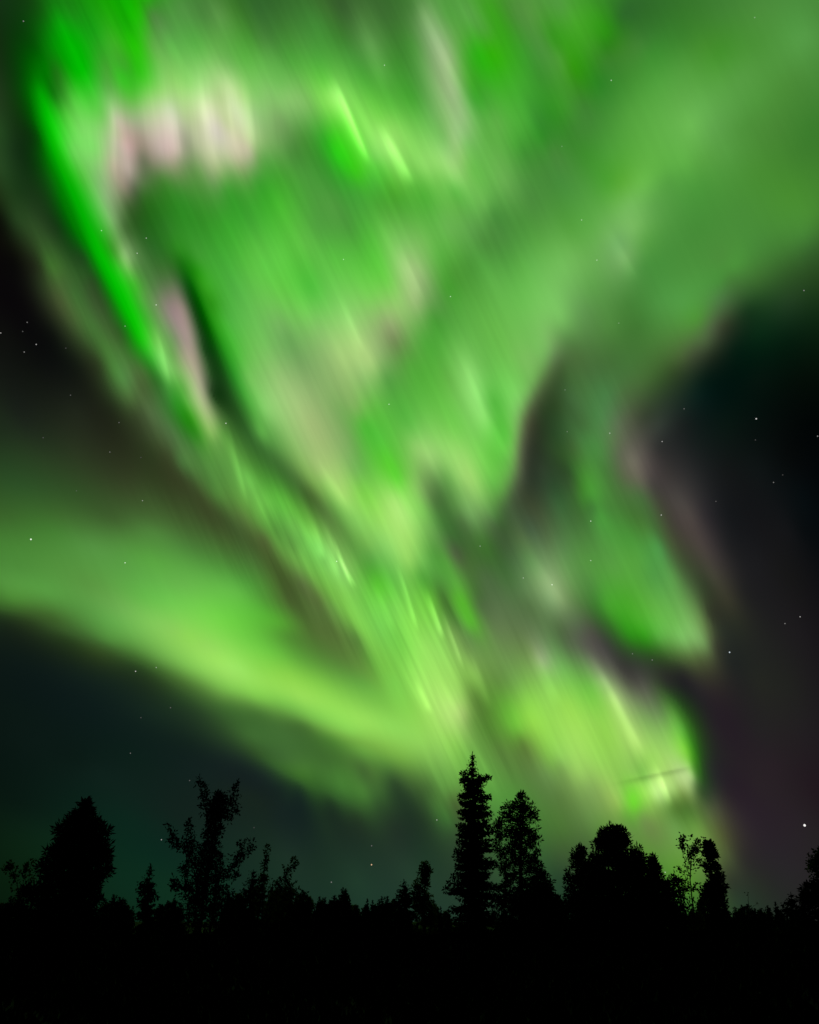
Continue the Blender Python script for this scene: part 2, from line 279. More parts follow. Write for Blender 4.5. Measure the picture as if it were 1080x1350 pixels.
807 603 72 125 52  1001 553 75 115 52  1201 596 100 140 70  1178 369 62 90 50  986 371 58 85 48  791 373 55 95 50
974 238 38 65 42  1288 502 85 130 55  258 799 95 150 65  179 704 70 115 52  254 608 62 110 50  129 800 68 105 50
102 609 38 60 37  307 703 70 95 48  302 514 50 75 45  100 377 32 56 39  245 197 35 58 42  1936 755 48 70 42
1380 684 146 190 85  1420 613 102 165 60  1516 611 116 160 75  1640 653 126 170 80  1803 647 80 120 50  1717 537 107 155 75
1577 541 110 140 72  1430 499 100 140 68  1507 364 88 140 52  1646 361 95 145 60  1854 533 105 150 65  1879 400 110 145 70
1982 485 80 90 50  2005 354 70 82 50  1937 619 80 95 58  1989 662 65 70 52  2065 704 43 37 40  2130 568 46 39 43
2092 352 46 45 41  1983 227 50 58 42  2048 102 40 58 42  2148 183 39 46 37  2332 263 39 37 39  2432 555 39 32 37
2425 730 37 30 34  2259 784 40 33 37  2519 466 37 33 35  2573 722 33 24 30  1536 233 72 125 48  1718 231 85 140 45
1699 104 60 110 45  -205 703 48 80 42  0 704 36 58 37  -101 562 34 50 37  -555 559 28 47 33  -300 422 30 50 37
-593 330 26 47 35  0 286 36 60 44  -344 241 32 58 42  -769 793 28 51 33  -1067 739 23 36 29  -1378 872 19 33 30
-1489 589 18 34 28  -1560 407 12 39 29  -1191 504 21 39 31  -952 554 23 39 31  -791 373 28 48 37  -885 327 25 47 35
-2435 999 11 25 21  -2042 842 14 32 26  -2450 641 9 25 18  -2288 475 12 36 22  -2398 386 11 34 18  -1816 579 12 38 28
-1646 361 11 41 29  -1756 188 12 43 28  -2406 220 9 30 14  -1531 190 14 45 29  -2454 59 7 25 11  2434 59 37 37 35
533 108 40 65 45  1304 2826 56 92 46  1362 2821 60 118 42  1378 2713 62 125 45  1308 2613 64 105 52  888 2484 84 112 68
1062 2473 82 108 68  719 2601 62 96 50  1335 3089 64 100 50  1445 3235 66 108 56  1406 3398 66 106 58  1316 2931 54 100 44
-2901 5164 55 195 35  -2978 5095 90 170 70  -2699 4811 198 167 161  -2752 4865 190 167 152  -2803 4875 185 185 150  -2766 4770 180 175 150
-2656 4683 175 160 148  -2730 4664 165 160 135  -2591 4837 150 140 120  -2551 4778 110 118 90  -2638 4894 165 150 132  -2543 4962 190 188 160
-2423 4853 190 175 162  -2331 4851 190 173 158  -2271 4886 188 176 158  -2364 5025 214 208 185  -2404 5105 205 220 180  -2302 5105 180 205 145
-2229 4986 165 170 140  -2190 4925 150 160 125  -2127 4960 175 185 145  -2115 5097 200 210 165  -2084 5192 218 232 180  -2070 5119 222 228 188
-1962 5081 212 206 190  -1896 5025 205 205 180  -1958 4923 190 200 155  -1906 4863 165 185 130  -1863 4834 140 175 108  -1823 4969 195 200 160
-1727 4938 180 185 145  -1674 4901 150 170 115  -1622 5000 190 190 155  -1566 4985 160 175 130  -1663 5084 200 215 160  -1757 5159 215 228 180
-1830 5235 215 235 180  -1895 5333 195 228 155  -1866 5141 190 205 150  -1951 5259 180 205 140  -1752 5291 175 215 135  -2143 5311 165 220 130
-2286 5283 145 215 110  -2426 5254 150 215 110  -2534 5186 150 215 110  -2605 5239 110 205 80  -2633 5119 140 205 105  -2637 5029 165 195 135
-2466 5157 175 215 140  -1524 4959 110 165 85  -1756 4842 110 165 85  -2072 4811 105 155 80  -2219 4828 130 150 105  -2266 4795 140 150 110
-2409 4765 130 140 105  -2481 4772 130 130 105  -2764 5086 95 190 65  -2778 4994 150 185 120  -2712 4966 160 175 135  -2754 5154 70 190 45
-1649 5349 130 200 100  345 2077 88 172 50  410 1996 88 178 48  453 1916 88 178 48  318 2158 85 155 58  376 2157 90 165 58
259 2106 75 125 52  296 1982 85 140 58  368 1907 95 150 68  1715 849 160 205 105  1571 850 124 190 78  1500 867 141 200 88
1443 803 131 200 75  1485 750 121 215 60  1477 681 112 225 45  1559 762 165 236 95  1614 815 182 234 120  1706 788 184 226 126
1784 831 180 215 132  1816 890 165 206 120  1856 842 178 210 134  1849 768 160 195 116  1880 758 66 95 48  1791 725 112 142 66
1692 692 118 165 76  1641 666 126 172 80  1641 731 194 240 140  1748 754 155 200 105  1736 672 85 120 50  1805 660 80 118 50
1626 900 155 212 95  1723 904 167 214 108  1419 720 136 200 80  -993 1054 58 98 46  -727 929 68 116 48  -464 807 68 122 50
-309 775 72 125 52  -570 893 66 115 48  -749 793 29 50 36  -531 706 31 52 33  -355 617 36 56 35  -980 894 30 48 37
-1139 976 30 48 36  -206 799 62 102 48  -179 727 50 84 42  -260 896 72 112 50  1248 3389 48 74 38  1155 3287 42 64 36
1136 3108 44 66 38  1078 2953 48 64 44  1044 2795 52 68 46  1239 3045 48 80 38  1297 2923 46 78 38  1156 2840 46 74 44
1190 2703 58 98 54  1047 2635 66 84 54  964 2694 62 74 50  939 2535 70 92 62  1294 3252 54 90 48  1251 3150 48 82 42
1339 3458 62 98 54  1371 3611 68 104 54  1354 3717 78 110 62  984 3597 112 186 84  994 3701 120 188 90  1094 3718 120 180 92
796 3027 100 180 72  837 3238 100 190 72  1073 3823 116 188 88  1203 3811 120 182 94  489 5368 150 190 125  566 5321 150 195 125
402 5284 138 190 110  475 5171 155 200 125  571 5189 140 195 115  358 5198 122 190 95  428 5038 155 210 118  546 5065 140 200 105
307 4946 120 200 85  456 4866 95 185 70  -1534 5365 130 195 102  -1491 5240 138 190 110  -1489 5085 138 182 108  -1377 5298 130 188 102
-1596 5226 150 198 122  -1525 5148 145 188 116  -1544 5056 150 188 118  -1545 4988 125 170 95  -1977 4122 8 88 8  -1948 4074 5 79 5
-1919 4025 3 71 3  -1889 3977 2 67 3  -1858 3929 4 65 4  -1828 3880 5 64 5  -1797 3832 7 63 7  -1766 3783 10 62 10
-1735 3734 14 62 14  -1704 3684 16 61 16  -1673 3635 19 60 17  -1643 3585 21 60 19  -1609 3536 23 62 21  -1574 3488 25 64 22
-1539 3440 27 67 23  -1500 3393 31 73 26  -1462 3347 35 79 28  -1423 3300 39 84 31  -1381 3255 44 92 35  -1338 3210 50 100 40
-1296 3165 56 108 45  -1248 3126 59 110 46  -1198 3087 60 111 47  -1147 3049 62 112 48  -1093 3014 64 112 49  -1039 2979 65 112 49
-989 2940 67 111 50  -939 2901 68 110 50  -889 2861 69 109 49  -837 2824 68 102 46  -786 2786 69 100 45  -738 2744 75 109 50
-691 2703 81 117 56  -643 2661 87 126 60  -597 2618 90 133 62  -551 2575 93 140 64  -507 2530 95 147 66  -468 2483 95 151 66
-428 2435 95 155 66  -389 2387 95 160 66  -1918 4152 40 140 20  -1881 4107 39 140 20  -1844 4061 38 140 20  -1807 4015 38 140 20
-1773 3968 38 141 20  -1738 3920 38 143 21  -1704 3872 38 144 21  -1668 3825 39 145 24  -1631 3778 40 146 27  -1595 3730 41 147 29
-1559 3682 45 149 33  -1523 3634 48 150 37  -1488 3585 52 152 42  -1452 3536 59 156 47  -1416 3487 66 160 52  -1380 3438 73 164 56
-1341 3391 79 166 61  -1301 3343 86 168 65  -1262 3296 92 171 70  -1217 3252 95 168 72  -1169 3210 95 163 72  -1122 3167 95 158 72
-1071 3128 99 158 74  -1019 3089 104 158 76  -969 3049 108 158 78  -922 3006 111 158 78  -874 2964 113 159 78  -826 2921 115 160 77
-777 2880 115 161 76  -728 2838 115 161 76  -680 2796 113 164 76  -632 2754 111 167 76  -584 2711 110 170 76  -537 2668 112 174 78
-491 2624 115 178 80  -445 2580 117 181 81  -401 2534 116 181 80  -357 2489 115 180 79  -314 2443 115 180 78  -1993 3954 140 128 115
-1966 3903 145 133 120  -1939 3851 151 138 125  -1913 3799 157 144 131  -1888 3746 159 147 132  -1864 3693 161 150 132  -1840 3639 163 154 132
-1815 3586 164 158 133  -1790 3532 166 162 135  -1765 3478 167 166 137  -1741 3424 167 172 135  -1719 3369 166 179 131  -1696 3313 165 186 127
-1671 3259 160 190 119  -1643 3205 150 190 107  -1615 3151 140 190 95  -1546 3171 92 150 64  -1501 3129 90 150 63  -1456 3086 89 150 62
-1410 3045 87 150 61  -1358 3009 86 150 60  -1307 2973 84 150 58  -1257 2935 83 151 57  -1208 2896 82 154 56  -1159 2856 82 157 56
-1107 2820 85 165 57  -1055 2783 89 173 59  -1004 2746 93 179 61  -953 2709 98 182 63  -902 2671 102 186 66  -853 2631 106 188 69
-805 2591 111 190 72  -757 2550 115 191 76  -708 2511 118 191 81  -659 2471 121 190 85  -611 2431 125 190 90  -567 2387 128 193 91
-523 2343 131 196 93  -479 2299 135 200 95  -1835 2869 58 74 40  -1786 2832 58 74 40  -1738 2793 59 75 40  -1689 2755 60 76 40
-1641 2716 61 77 40  -1592 2679 62 78 40  -1538 2646 62 80 41  -1485 2612 62 82 41  -1432 2578 63 84 42  -1379 2544 63 87 43
-1328 2509 64 88 44  -1276 2472 66 90 44  -1225 2435 67 91 44  -1175 2398 68 92 44  -1125 2360 70 94 44  -1077 2320 70 94 44
-1029 2280 71 94 44  -981 2239 71 94 44  -934 2199 71 94 44  -888 2156 73 95 46  -843 2114 74 98 47  -798 2071 76 101 49
-753 2028 78 103 50  -708 1985 80 106 52  -663 1943 81 108 52  -618 1900 83 110 53  -574 1858 84 112 53  -530 1815 86 115 54
-488 1771 87 120 55  -446 1726 89 125 56  -404 1682 91 130 57  -364 1637 94 138 59  -324 1591 99 149 61  -285 1546 103 160 63
-246 1500 108 172 66  -1795 2980 78 122 60  -1745 2945 78 124 59  -1695 2910 78 126 59  -1644 2875 79 128 58  -1594 2839 79 130 58
-1544 2804 80 132 58  -1490 2772 83 134 58  -1437 2740 85 135 58  -1384 2707 88 137 59  -1331 2674 90 139 59  -1279 2640 92 140 60
-1228 2604 92 143 60  -1177 2568 92 145 61  -1127 2532 92 147 61  -1077 2495 92 149 61  -1027 2457 94 153 63  -978 2419 97 156 65
-929 2381 100 159 67  -880 2343 103 162 68  -832 2304 105 165 70  -785 2264 107 169 70  -738 2224 110 172 71  -691 2184 112 175 71
-645 2143 114 179 71  -600 2101 115 181 72  -557 2059 117 184 73  -513 2016 118 186 74  -470 1973 119 189 74  -429 1929 119 189 74
-390 1883 117 187 73  -351 1837 116 186 72  -312 1791 115 185 72  -275 1745 116 187 72  -238 1698 117 189 72  -202 1651 118 192 72
-166 1605 120 195 72  -2818 1731 30 48 26  -2768 1735 34 53 27  -2718 1738 38 59 29  -2667 1742 42 64 30  -2616 1741 45 69 32
-2564 1732 47 73 34  -2512 1724 50 78 36  -2460 1715 52 82 37  -2407 1706 54 86 39  -2355 1695 55 89 40  -2302 1682 57 91 41
-2249 1669 58 93 42  -2196 1655 60 95 43  -2142 1641 61 97 43  -2089 1626 61 98 43  -2036 1610 61 98 43  -1982 1594 60 98 42
-1929 1578 60 98 42  -1875 1561 60 98 42  -1822 1542 62 101 43  -1768 1523 65 104 45  -1715 1503 68 107 46  -1661 1483 71 111 48
-1608 1463 74 114 49  -1553 1446 78 120 52  -1498 1429 82 126 54  -1443 1412 86 132 57  -1388 1395 90 138 59  -1333 1377 95 145 62
-1277 1366 95 146 62  -1220 1355 95 147 62  -1163 1344 95 148 62  -1106 1333 95 149 62  -1049 1320 95 150 62  -993 1307 95 150 62
-936 1293 95 150 62  -879 1279 95 150 62  -822 1265 95 150 62  -766 1247 97 153 63  -711 1228 101 158 64  -656 1209 105 163 66
-600 1190 109 168 67  -545 1170 113 173 69  -490 1151 115 174 69  -435 1131 115 173 69  -380 1111 115 173 68  -326 1091 115 172 68
-271 1071 115 172 68  -216 1052 115 172 68  -162 1033 115 172 68  -107 1014 115 172 68  -52 995 115 172 68  -3512 4905 0 155 0
-3478 4868 0 165 0  -3445 4830 0 176 0  -3412 4792 0 184 0  -3380 4754 1 183 0  -3347 4715 2 182 0  -3315 4675 4 181 0
-3274 4641 6 178 1  -3234 4605 8 175 3  -3194 4570 11 172 4  -3153 4535 9 171 3  -3110 4500 6 170 2  -3068 4464 4 170 1
-3027 4428 1 169 0  -2988 4390 1 169 0  -2950 4351 0 168 0  -2911 4312 0 168 0  -2872 4273 0 170 0  -2834 4234 0 173 0
-2795 4194 1 176 0  -2756 4153 1 180 0  -2715 4115 1 181 0  -2673 4076 0 183 0  -2632 4037 0 184 0  -2590 3997 0 185 0
-2548 3958 0 186 0  -2506 3918 1 187 0  -2464 3877 2 188 0  -2425 3835 4 188 0  -2385 3793 6 188 1  -2346 3750 8 188 2
1276 3715 92 120 75  1235 3667 89 117 70  1194 3619 86 115 66  1155 3570 84 111 64  1118 3519 82 105 63  1082 3468 81 100 62
1046 3417 80 95 62  1011 3365 82 95 62  980 3311 84 96 62  962 3253 85 97 65  945 3194 86 98 67  928 3135 87 99 69
918 3075 86 99 69  907 3015 85 98 68  896 2955 84 98 68  874 2897 80 96 65  848 2841 76 95 63  817 2786 73 96 60
782 2733 70 98 58  748 2680 68 100 56  1806 2690 70 105 58  1829 2634 68 102 55  1853 2578 66 99 53  1875 2522 64 96 51
1896 2466 64 95 50  1914 2410 65 96 51  1932 2353 66 97 52  1951 2297 68 98 54  1971 2242 68 98 54  1991 2187 68 98 54
2011 2132 68 98 54  2029 2077 71 102 56  2047 2022 75 107 59  2064 1967 80 112 62  2080 1912 83 114 63  2096 1857 87 116 65
2108 1802 89 115 65  2115 1746 87 110 64  2121 1690 85 105 64  2099 1593 82 98 60  2044 1589 84 105 60  1987 1586 87 113 61
1932 1592 80 109 56  1877 1602 70 103 49  1821 1612 60 96 42  1765 1621 50 88 35  1711 1637 45 88 32  1659 1659 45 94 32
1609 1685 46 99 32  1563 1719 48 102 34  1519 1755 50 104 36  1480 1797 52 102 39  1440 1839 55 100 42  1405 1886 57 105 44
1370 1933 60 110 46  1746 1411 55 72 45  1779 1365 53 82 41  1812 1320 52 92 38  1834 1269 55 103 38  1853 1217 61 116 39
1869 1165 65 127 39  1880 1111 65 133 37  1890 1057 64 139 34  1895 1003 62 137 31  1899 949 60 135 28  1897 894 64 130 35
1893 840 70 125 45  -1046 1013 48 80 38  -992 987 50 86 40  -938 960 53 93 42  -884 933 56 98 43  -831 904 56 99 42
-779 874 56 101 40  -726 846 54 99 39  -672 819 51 94 38  -619 792 48 89 38  -563 771 49 89 39  -506 751 50 92 40
-450 732 52 94 42  -392 715 53 95 42  -335 699 55 97 43  -281 674 51 88 42  -229 646 45 75 40  1231 3772 115 170 92
1191 3722 112 168 88  1152 3673 109 167 84  1113 3623 108 166 82  1074 3572 111 169 85  1036 3522 113 172 87  998 3471 115 175 89
966 3416 116 174 90  935 3362 117 172 91  912 3305 117 173 90  895 3246 117 174 88  879 3186 116 176 86  864 3126 114 176 84
853 3066 110 172 81  841 3005 107 167 79  822 2946 102 162 76  792 2891 98 158 72  760 2836 94 153 69  723 2784 91 146 67
685 2732 88 140 66  1327 3657 66 95 50  1288 3610 62 89 48  1250 3562 59 84 46  1213 3513 56 80 44  1177 3463 53 75 42
1141 3413 50 71 39  1106 3363 48 67 38  1069 3313 51 64 40  1036 3262 54 62 42  1015 3206 54 62 43  994 3149 54 62 44
979 3092 53 62 45  969 3033 53 62 45  960 2974 52 62 45  949 2915 52 63 46  933 2857 54 66 46  917 2799 57 69 47
891 2744 60 75 50  860 2691 64 83 54  829 2638 68 92 58
""".split()], dtype=float).reshape(-1, 5)

CHART_EL = math.radians(27.0)          # the flat star chart touches the celestial sphere here, due north
CE, SE = math.cos(CHART_EL), math.sin(CHART_EL)

def sky_dir(az, el):
    az, el = np.radians(az), np.radians(el)
    return np.stack([np.sin(az) * np.cos(el), np.cos(az) * np.cos(el), np.sin(el)], -1)

def to_chart(d):
    """direction -> chart position (chart units of 1/1060 radian, east and south of the chart's corner) and cosine from its centre"""
    f = d[..., 1] * CE + d[..., 2] * SE
    up = -d[..., 1] * SE + d[..., 2] * CE
    ff = np.maximum(f, 0.05)
    return np.stack([540.0 + 1060.0 * d[..., 0] / ff, 675.0 - 1060.0 * up / ff], -1), f

def from_chart(p):
    x = p[..., 0] - 540.0; u = 675.0 - p[..., 1]
    d = np.stack([x, 1060.0 * CE - u * SE, 1060.0 * SE + u * CE], -1)
    return d / np.linalg.norm(d, axis=-1, keepdims=True)

SPOTS, _ = to_chart(sky_dir(SKY_COLOURS[:, 0] / 100.0, SKY_COLOURS[:, 1] / 100.0))

SOFT=7.0
def warp(p,m):
    a,k=m; a=np.radians(a)
    q=-p[:,0]*np.sin(a)+p[:,1]*np.cos(a); s=p[:,0]*np.cos(a)+p[:,1]*np.sin(a)
    return np.stack([q,s*k],1)
METRICS=[(65.,0.55),(22.,0.5),(120.,0.8)]   # ray, arc, arm (degrees of the elongation)
def fit(S,m,lam=1.5):
    P=warp(S[:,:2],m); n=len(P)
    D=np.sqrt(((P[:,None]-P[None])**2).sum(-1)+SOFT*SOFT)
    A=np.zeros((n+1,n+1)); A[:n,:n]=-D+lam*np.eye(n); A[:n,n]=1; A[n,:n]=1
    B=np.zeros((n+1,3)); B[:n]=S[:,2:5]
    return P,np.linalg.solve(A,B),m
def ev(fitd,X):
    P,W,m=fitd; X=warp(X,m); out=[]
    for i in range(0,len(X),20000):
        x=X[i:i+20000]
        d2=(x**2).sum(1)[:,None]+(P**2).sum(1)[None]-2*x@P.T
        out.append(-np.sqrt(np.maximum(d2,0)+SOFT*SOFT)@W[:-1]+W[-1])
    return np.concatenate(out)
def ss(x): x=np.clip(x,0,1); return x*x*(3-2*x)
def blend(X):
    x,y=X[:,0],X[:,1]
    # arc: below the line (0,590)-(300,735)-(420,800)-(600,1000)
    yl=np.interp(x,[0,200,300,430,520,600,700],[560,670,745,830,930,1030,1160])
    arc=ss((y-yl)/40+0.5)*(1-ss((y-np.interp(x,[0,330,420,560,700],[2000,1100,1000,1005,1100]))/50+.5))
    arm=ss((x-790.0)/80+0.5)*ss((600-y)/100+.5)
    ray=np.clip(1-arc-arm,0,1)
    w=np.stack([ray,arc,arm],1); return w/w.sum(1,keepdims=True)
# strokes: x0 y0 x1 y1 halfwidth gain  whiten
# single bright or dim rays: start and end on the chart, half width, gain, whitening
STROKES=[(447,118,484,208,4,.5,.3),(437,110,470,190,9,.12,.03),(506,172,542,238,7,.3,.28),(322,105,336,196,6,.08,.03),
(208,440,224,505,4,.2,.04),(300,560,326,665,4,.22,.05),(318,600,352,690,6,.12,.02),
(430,690,446,757,5,.2,.06),(441,712,463,770,2.5,.35,.15),(448,735,469,772,2.2,.25,.12),(414,690,428,735,4,.18,.05),
(405,690,425,735,5,.2,.02),(385,672,402,720,6,-.12,0),
(820,1031,910,1012,3.2,-.24,-.03),(870,1020,884,1062,4,.12,.05),(527,752,550,826,3,.3,.15),(566,786,584,838,3,.35,.22),(586,812,610,876,2.6,.3,.15),(575,772,608,832,6,-.16,-.02),(550,900,568,938,4,.2,.08),(496,775,520,830,6,.1,.03),(508,800,540,880,8,-.06,0),
(622,865,645,930,6,.22,.06),(612,470,645,568,6,.1,.03),(598,500,632,590,12,-.06,0),(520,790,575,930,7,.08,.02),
(790,880,845,988,6,.22,.1),(776,860,800,905,8,.1,.12),(800,900,850,1000,14,.06,.02),(700,845,735,925,9,.12,.08),
(556,8,604,112,7,.12,.06),(470,20,510,110,10,.1,.03),(806,308,838,366,7,.1,.05),(838,640,925,780,22,.05,.04),
(452,400,478,462,5,.1,.05),(528,330,556,392,6,.12,.05),(413,600,462,672,6,.12,.04),(520,560,545,640,9,-.06,0),
(500,575,535,645,7,.08,-.04),(865,1010,885,1058,4,.15,.1),(905,1000,916,1030,5,.1,.1),(640,540,668,600,8,.08,0),
(150,130,152,230,5,.08,.05),(172,160,172,235,9,.03,.06),(230,150,238,205,6,.07,.05),(212,165,216,225,6,-.05,0),(186,200,192,240,6,-.1,0),
(262,100,285,220,6,.06,.04),(296,120,318,220,6,.06,.03),(246,150,256,230,6,-.06,0),(306,120,322,200,4,-.05,0),
(755,620,800,720,7,.1,-.02),(700,730,745,800,9,.1,.06),(590,570,612,640,9,.08,.03),(560,590,590,650,7,.06,.03)]
def strokes(F,X):
    for x0,y0,x1,y1,w,g,wh in STROKES:
        a=np.array([x0,y0],float); d=np.array([x1-x0,y1-y0],float); L=np.hypot(*d); d/=L
        r=X-a; s=(r@d)/L; q=r@np.array([-d[1],d[0]])/w; q=np.where(q>0,q/1.5,q/0.65)   # crisp on one side, soft on the other
        k=np.exp(-q*q)*ss((s+0.25)/0.7)*ss((1.15-s)/0.4)
        F=F*(1+0.5*g*k)[:,None]+(np.array([230,225,200])*wh*0.3)[None]*k[:,None]
    return F


FITS = [fit(np.concatenate([SPOTS, SKY_COLOURS[:, 2:5]], 1), m) for m in METRICS]

def brightness(X):
    """display brightness of the sky at chart positions X (n,2)"""
    Xc = X.copy()
    Xc[:, 0] = np.clip(X[:, 0], -60, 1140); Xc[:, 1] = np.clip(X[:, 1], -60, 1215)
    w = blend(Xc); F = 0
    for i in range(len(FITS)): F = F + ev(FITS[i], Xc) * w[:, i:i + 1]
    return np.clip(strokes(F, Xc), 2.0, 252.0)

def linear(c):
    c = np.asarray(c) / 255.0
    return np.where(c <= 0.04045, c / 12.92, ((c + 0.055) / 1.055) ** 2.4)

# each curtain: spine over the chart, half width, height of its lower border in metres, contrast of its fine rays, name, label
CURTAINS = [
    ([(0, 745), (150, 790), (300, 870), (430, 930), (530, 960)], 55, 6000, 0.05, 'aurora_arc', 'smooth pale green aurora arc sweeping low over the dark sky beside the big rounded tree'),
    ([(105, -60), (85, 60), (62, 150), (110, 290), (165, 400), (235, 530), (310, 630)], 34, 6600, 0.38, 'aurora_ribbon', 'narrow ribbon of vivid saturated green aurora bordering the black starry sky'),
    ([(150, 190), (170, 185), (240, 175), (320, 165)], 42, 7200, 0.22, 'aurora_fold', 'whitish pink glowing aurora fold with a ragged lower border'),
    ([(235, 400), (268, 530)], 14, 7500, 0.15, 'aurora_ray', 'slender pinkish grey aurora ray beside a dark green slit'),
    ([(300, 270), (370, 380), (420, 500), (470, 620), (520, 690)], 85, 7900, 0.24, 'aurora_fan', 'wide fan of green and cream aurora rays narrowing downward under the pink fold'),
    ([(300, 20), (440, 120), (520, 190), (600, 170), (610, 50)], 52, 8300, 0.26, 'aurora_swirl', 'swirl of bright green aurora streaks with lime white needles at its edge'),
    ([(1110, 60), (980, 130), (900, 190), (820, 290), (730, 390), (840, 430)], 95, 8700, 0.06, 'aurora_band', 'broad hazy mid green aurora band crossing toward the upper corner over black sky'),
    ([(690, 130), (660, 330), (620, 450), (610, 560), (620, 630)], 62, 9100, 0.2, 'aurora_lobe', 'soft green aurora lobe ending in a rounded tip beside the smoky dark notch'),
    ([(790, 520), (785, 640), (830, 740), (900, 830)], 48, 9500, 0.22, 'aurora_curl', 'curled green aurora tongue with a pale tip hanging in dark sky above the lime patch'),
    ([(380, 700), (470, 780), (550, 860), (590, 930), (620, 1010)], 48, 9900, 0.6, 'aurora_tail', 'streaked yellow green aurora tail reaching down to the tip of the tallest spruce'),
    ([(690, 910), (760, 950), (850, 1000), (880, 1050)], 62, 10300, 0.3, 'aurora_patch', 'bright lime aurora patch with whitish streaks above the rounded pine'),
    ([(640, 700), (700, 790), (740, 780)], 40, 10700, 0.2, 'aurora_veil', 'dim smoky grey green aurora veil between the tail and the curled tongue'),
    ([(660, 1070), (760, 1110), (880, 1120)], 45, 11100, 0.1, 'aurora_glow', 'faint olive aurora glow low behind the pines and the thin birch'),
]

def shares(X, F):
    """how the light at X divides between the sky background (first) and the curtains; the rows add up to one"""
    ds = []
    for c in CURTAINS:
        P = np.array(c[0], float); d = np.full(len(X), 1e9)
        for a, b in zip(P[:-1], P[1:]):
            t = np.clip(((X - a) @ (b - a)) / ((b - a) @ (b - a)), 0, 1)
            d = np.minimum(d, np.hypot(*(X - (a + t[:, None] * (b - a))).T))
        ds.append(d - c[1])
    D = np.stack(ds, 1)
    w = np.exp(-(D - D.min(1, keepdims=True)) / 14.0)
    w /= w.sum(1, keepdims=True)
    w = np.maximum(w - 0.06, 0.0); w /= w.sum(1, keepdims=True)
    lum = F @ np.array([0.25, 0.65, 0.10])
    far = ss((190.0 - D.min(1)) / 60.0)
    veil = ss((lum - 44.0) / 34.0) * far
    return np.concatenate([(1 - veil)[:, None], w * veil[:, None]], 1)

def set_light(me, rgb):  # stores the hand-picked glow colours on the vertices for emission
    for i, a in enumerate(("painted_red", "painted_green", "painted_blue")):
        at = me.attributes.new(a, 'FLOAT', 'POINT')
        at.data.foreach_set("value", np.ascontiguousarray(rgb[:, i], dtype=np.float32))

# ------------------------------------------------------------------ sky dome: dark night air behind everything
def build_sky():
    az = np.concatenate([np.arange(-180, -48, 4.0), np.arange(-48, 48.01, 0.22), np.arange(52, 180.01, 4.0)])
    el = np.concatenate([[-3.0, -1.0], np.arange(0, 64.01, 0.2), np.arange(66, 90.01, 2.0)])
    A, E = np.meshgrid(az, el)
    d = sky_dir(A.ravel(), E.ravel())
    X, f = to_chart(d)
    F = np.full((len(d), 3), 0.0); F[:] = (10.0, 20.0, 16.0)
    inside = (f > 0.3) & (X[:, 0] > -500) & (X[:, 0] < 1580) & (X[:, 1] > -500) & (X[:, 1] < 1700)
    B = brightness(X[inside])
    lin = linear(B) * shares(X[inside], B)[:, :1]
    edge = np.maximum(np.maximum(-60 - X[inside, 0], X[inside, 0] - 1140), np.maximum(-60 - X[inside, 1], 0))
    k = ss(edge / 300.0)[:, None]
    rgb = linear(F); rgb[inside] = lin * (1 - k) + rgb[inside] * k
    n, m = len(el), len(az)
    i = np.arange((n - 1) * m).reshape(n - 1, m)[:, :-1].ravel()
    faces = np.stack([i, i + 1, i + m + 1, i + m], 1)
    o = mesh_obj("sky", d * 100000.0, faces, M_SKY, smooth=True)
    set_light(o.data, rgb)
    tag(o, kind="structure")
build_sky()

# ------------------------------------------------------------------ aurora: glowing sheets kilometres up, thinner than air
def build_aurora():
    step = 2.2
    gx = np.arange(-90, 1170.1, step); gy = np.arange(-90, 1216.1, step)
    GX, GY = np.meshgrid(gx, gy)
    X = np.stack([GX.ravel(), GY.ravel()], 1)
    B = brightness(X); S = shares(X, B); L = linear(B)
    fade = ss((np.minimum(np.minimum(X[:, 0] + 90, 1170 - X[:, 0]), X[:, 1] + 90)) / 28.0)
    d = from_chart(X)
    el = np.arcsin(d[:, 2])
    n, m = len(gy), len(gx)
    i = np.arange((n - 1) * m).reshape(n - 1, m)[:, :-1].ravel()
    quads = np.stack([i, i + 1, i + m + 1, i + m], 1)
    for k, (spine, half, height, contrast, name, label) in enumerate(CURTAINS):
        w = S[:, k + 1] * fade
        across = X[:, 0] - (0.12 if name == 'aurora_fold' else 0.46) * X[:, 1]      # how the field lines lean
        live = (w > 0.004)[quads].any(1)
        q = quads[live]
        used, inv = np.unique(q, return_inverse=True)
        ripple = 1.0 + 0.02 * np.sin(across[used] / 31.0) + 0.012 * np.sin(X[used, 1] / 47.0)
        dist = np.minimum(height / np.sin(np.maximum(el[used], 0.01)), height * 6.5) * ripple
        o = mesh_obj(name, d[used] * dist[:, None], inv.reshape(-1, 4), M_AURORA, smooth=True)
        me = o.data
        set_light(me, L[used] * w[used][:, None])
        fl = me.attributes.new("field_line", 'FLOAT_VECTOR', 'POINT')
        v = np.stack([across[used] / 10.0, X[used, 1] / 170.0, np.full(len(used), 3.7 * 1.0)], 1)
        fl.data.foreach_set("vector", v.astype(np.float32).ravel())
        rc = me.attributes.new("ray_contrast", 'FLOAT', 'POINT')
        rc.data.foreach_set("value", np.full(len(used), contrast, dtype=np.float32))
        tag(o, label, "aurora", "curtains of the northern lights", "thing")
build_aurora()

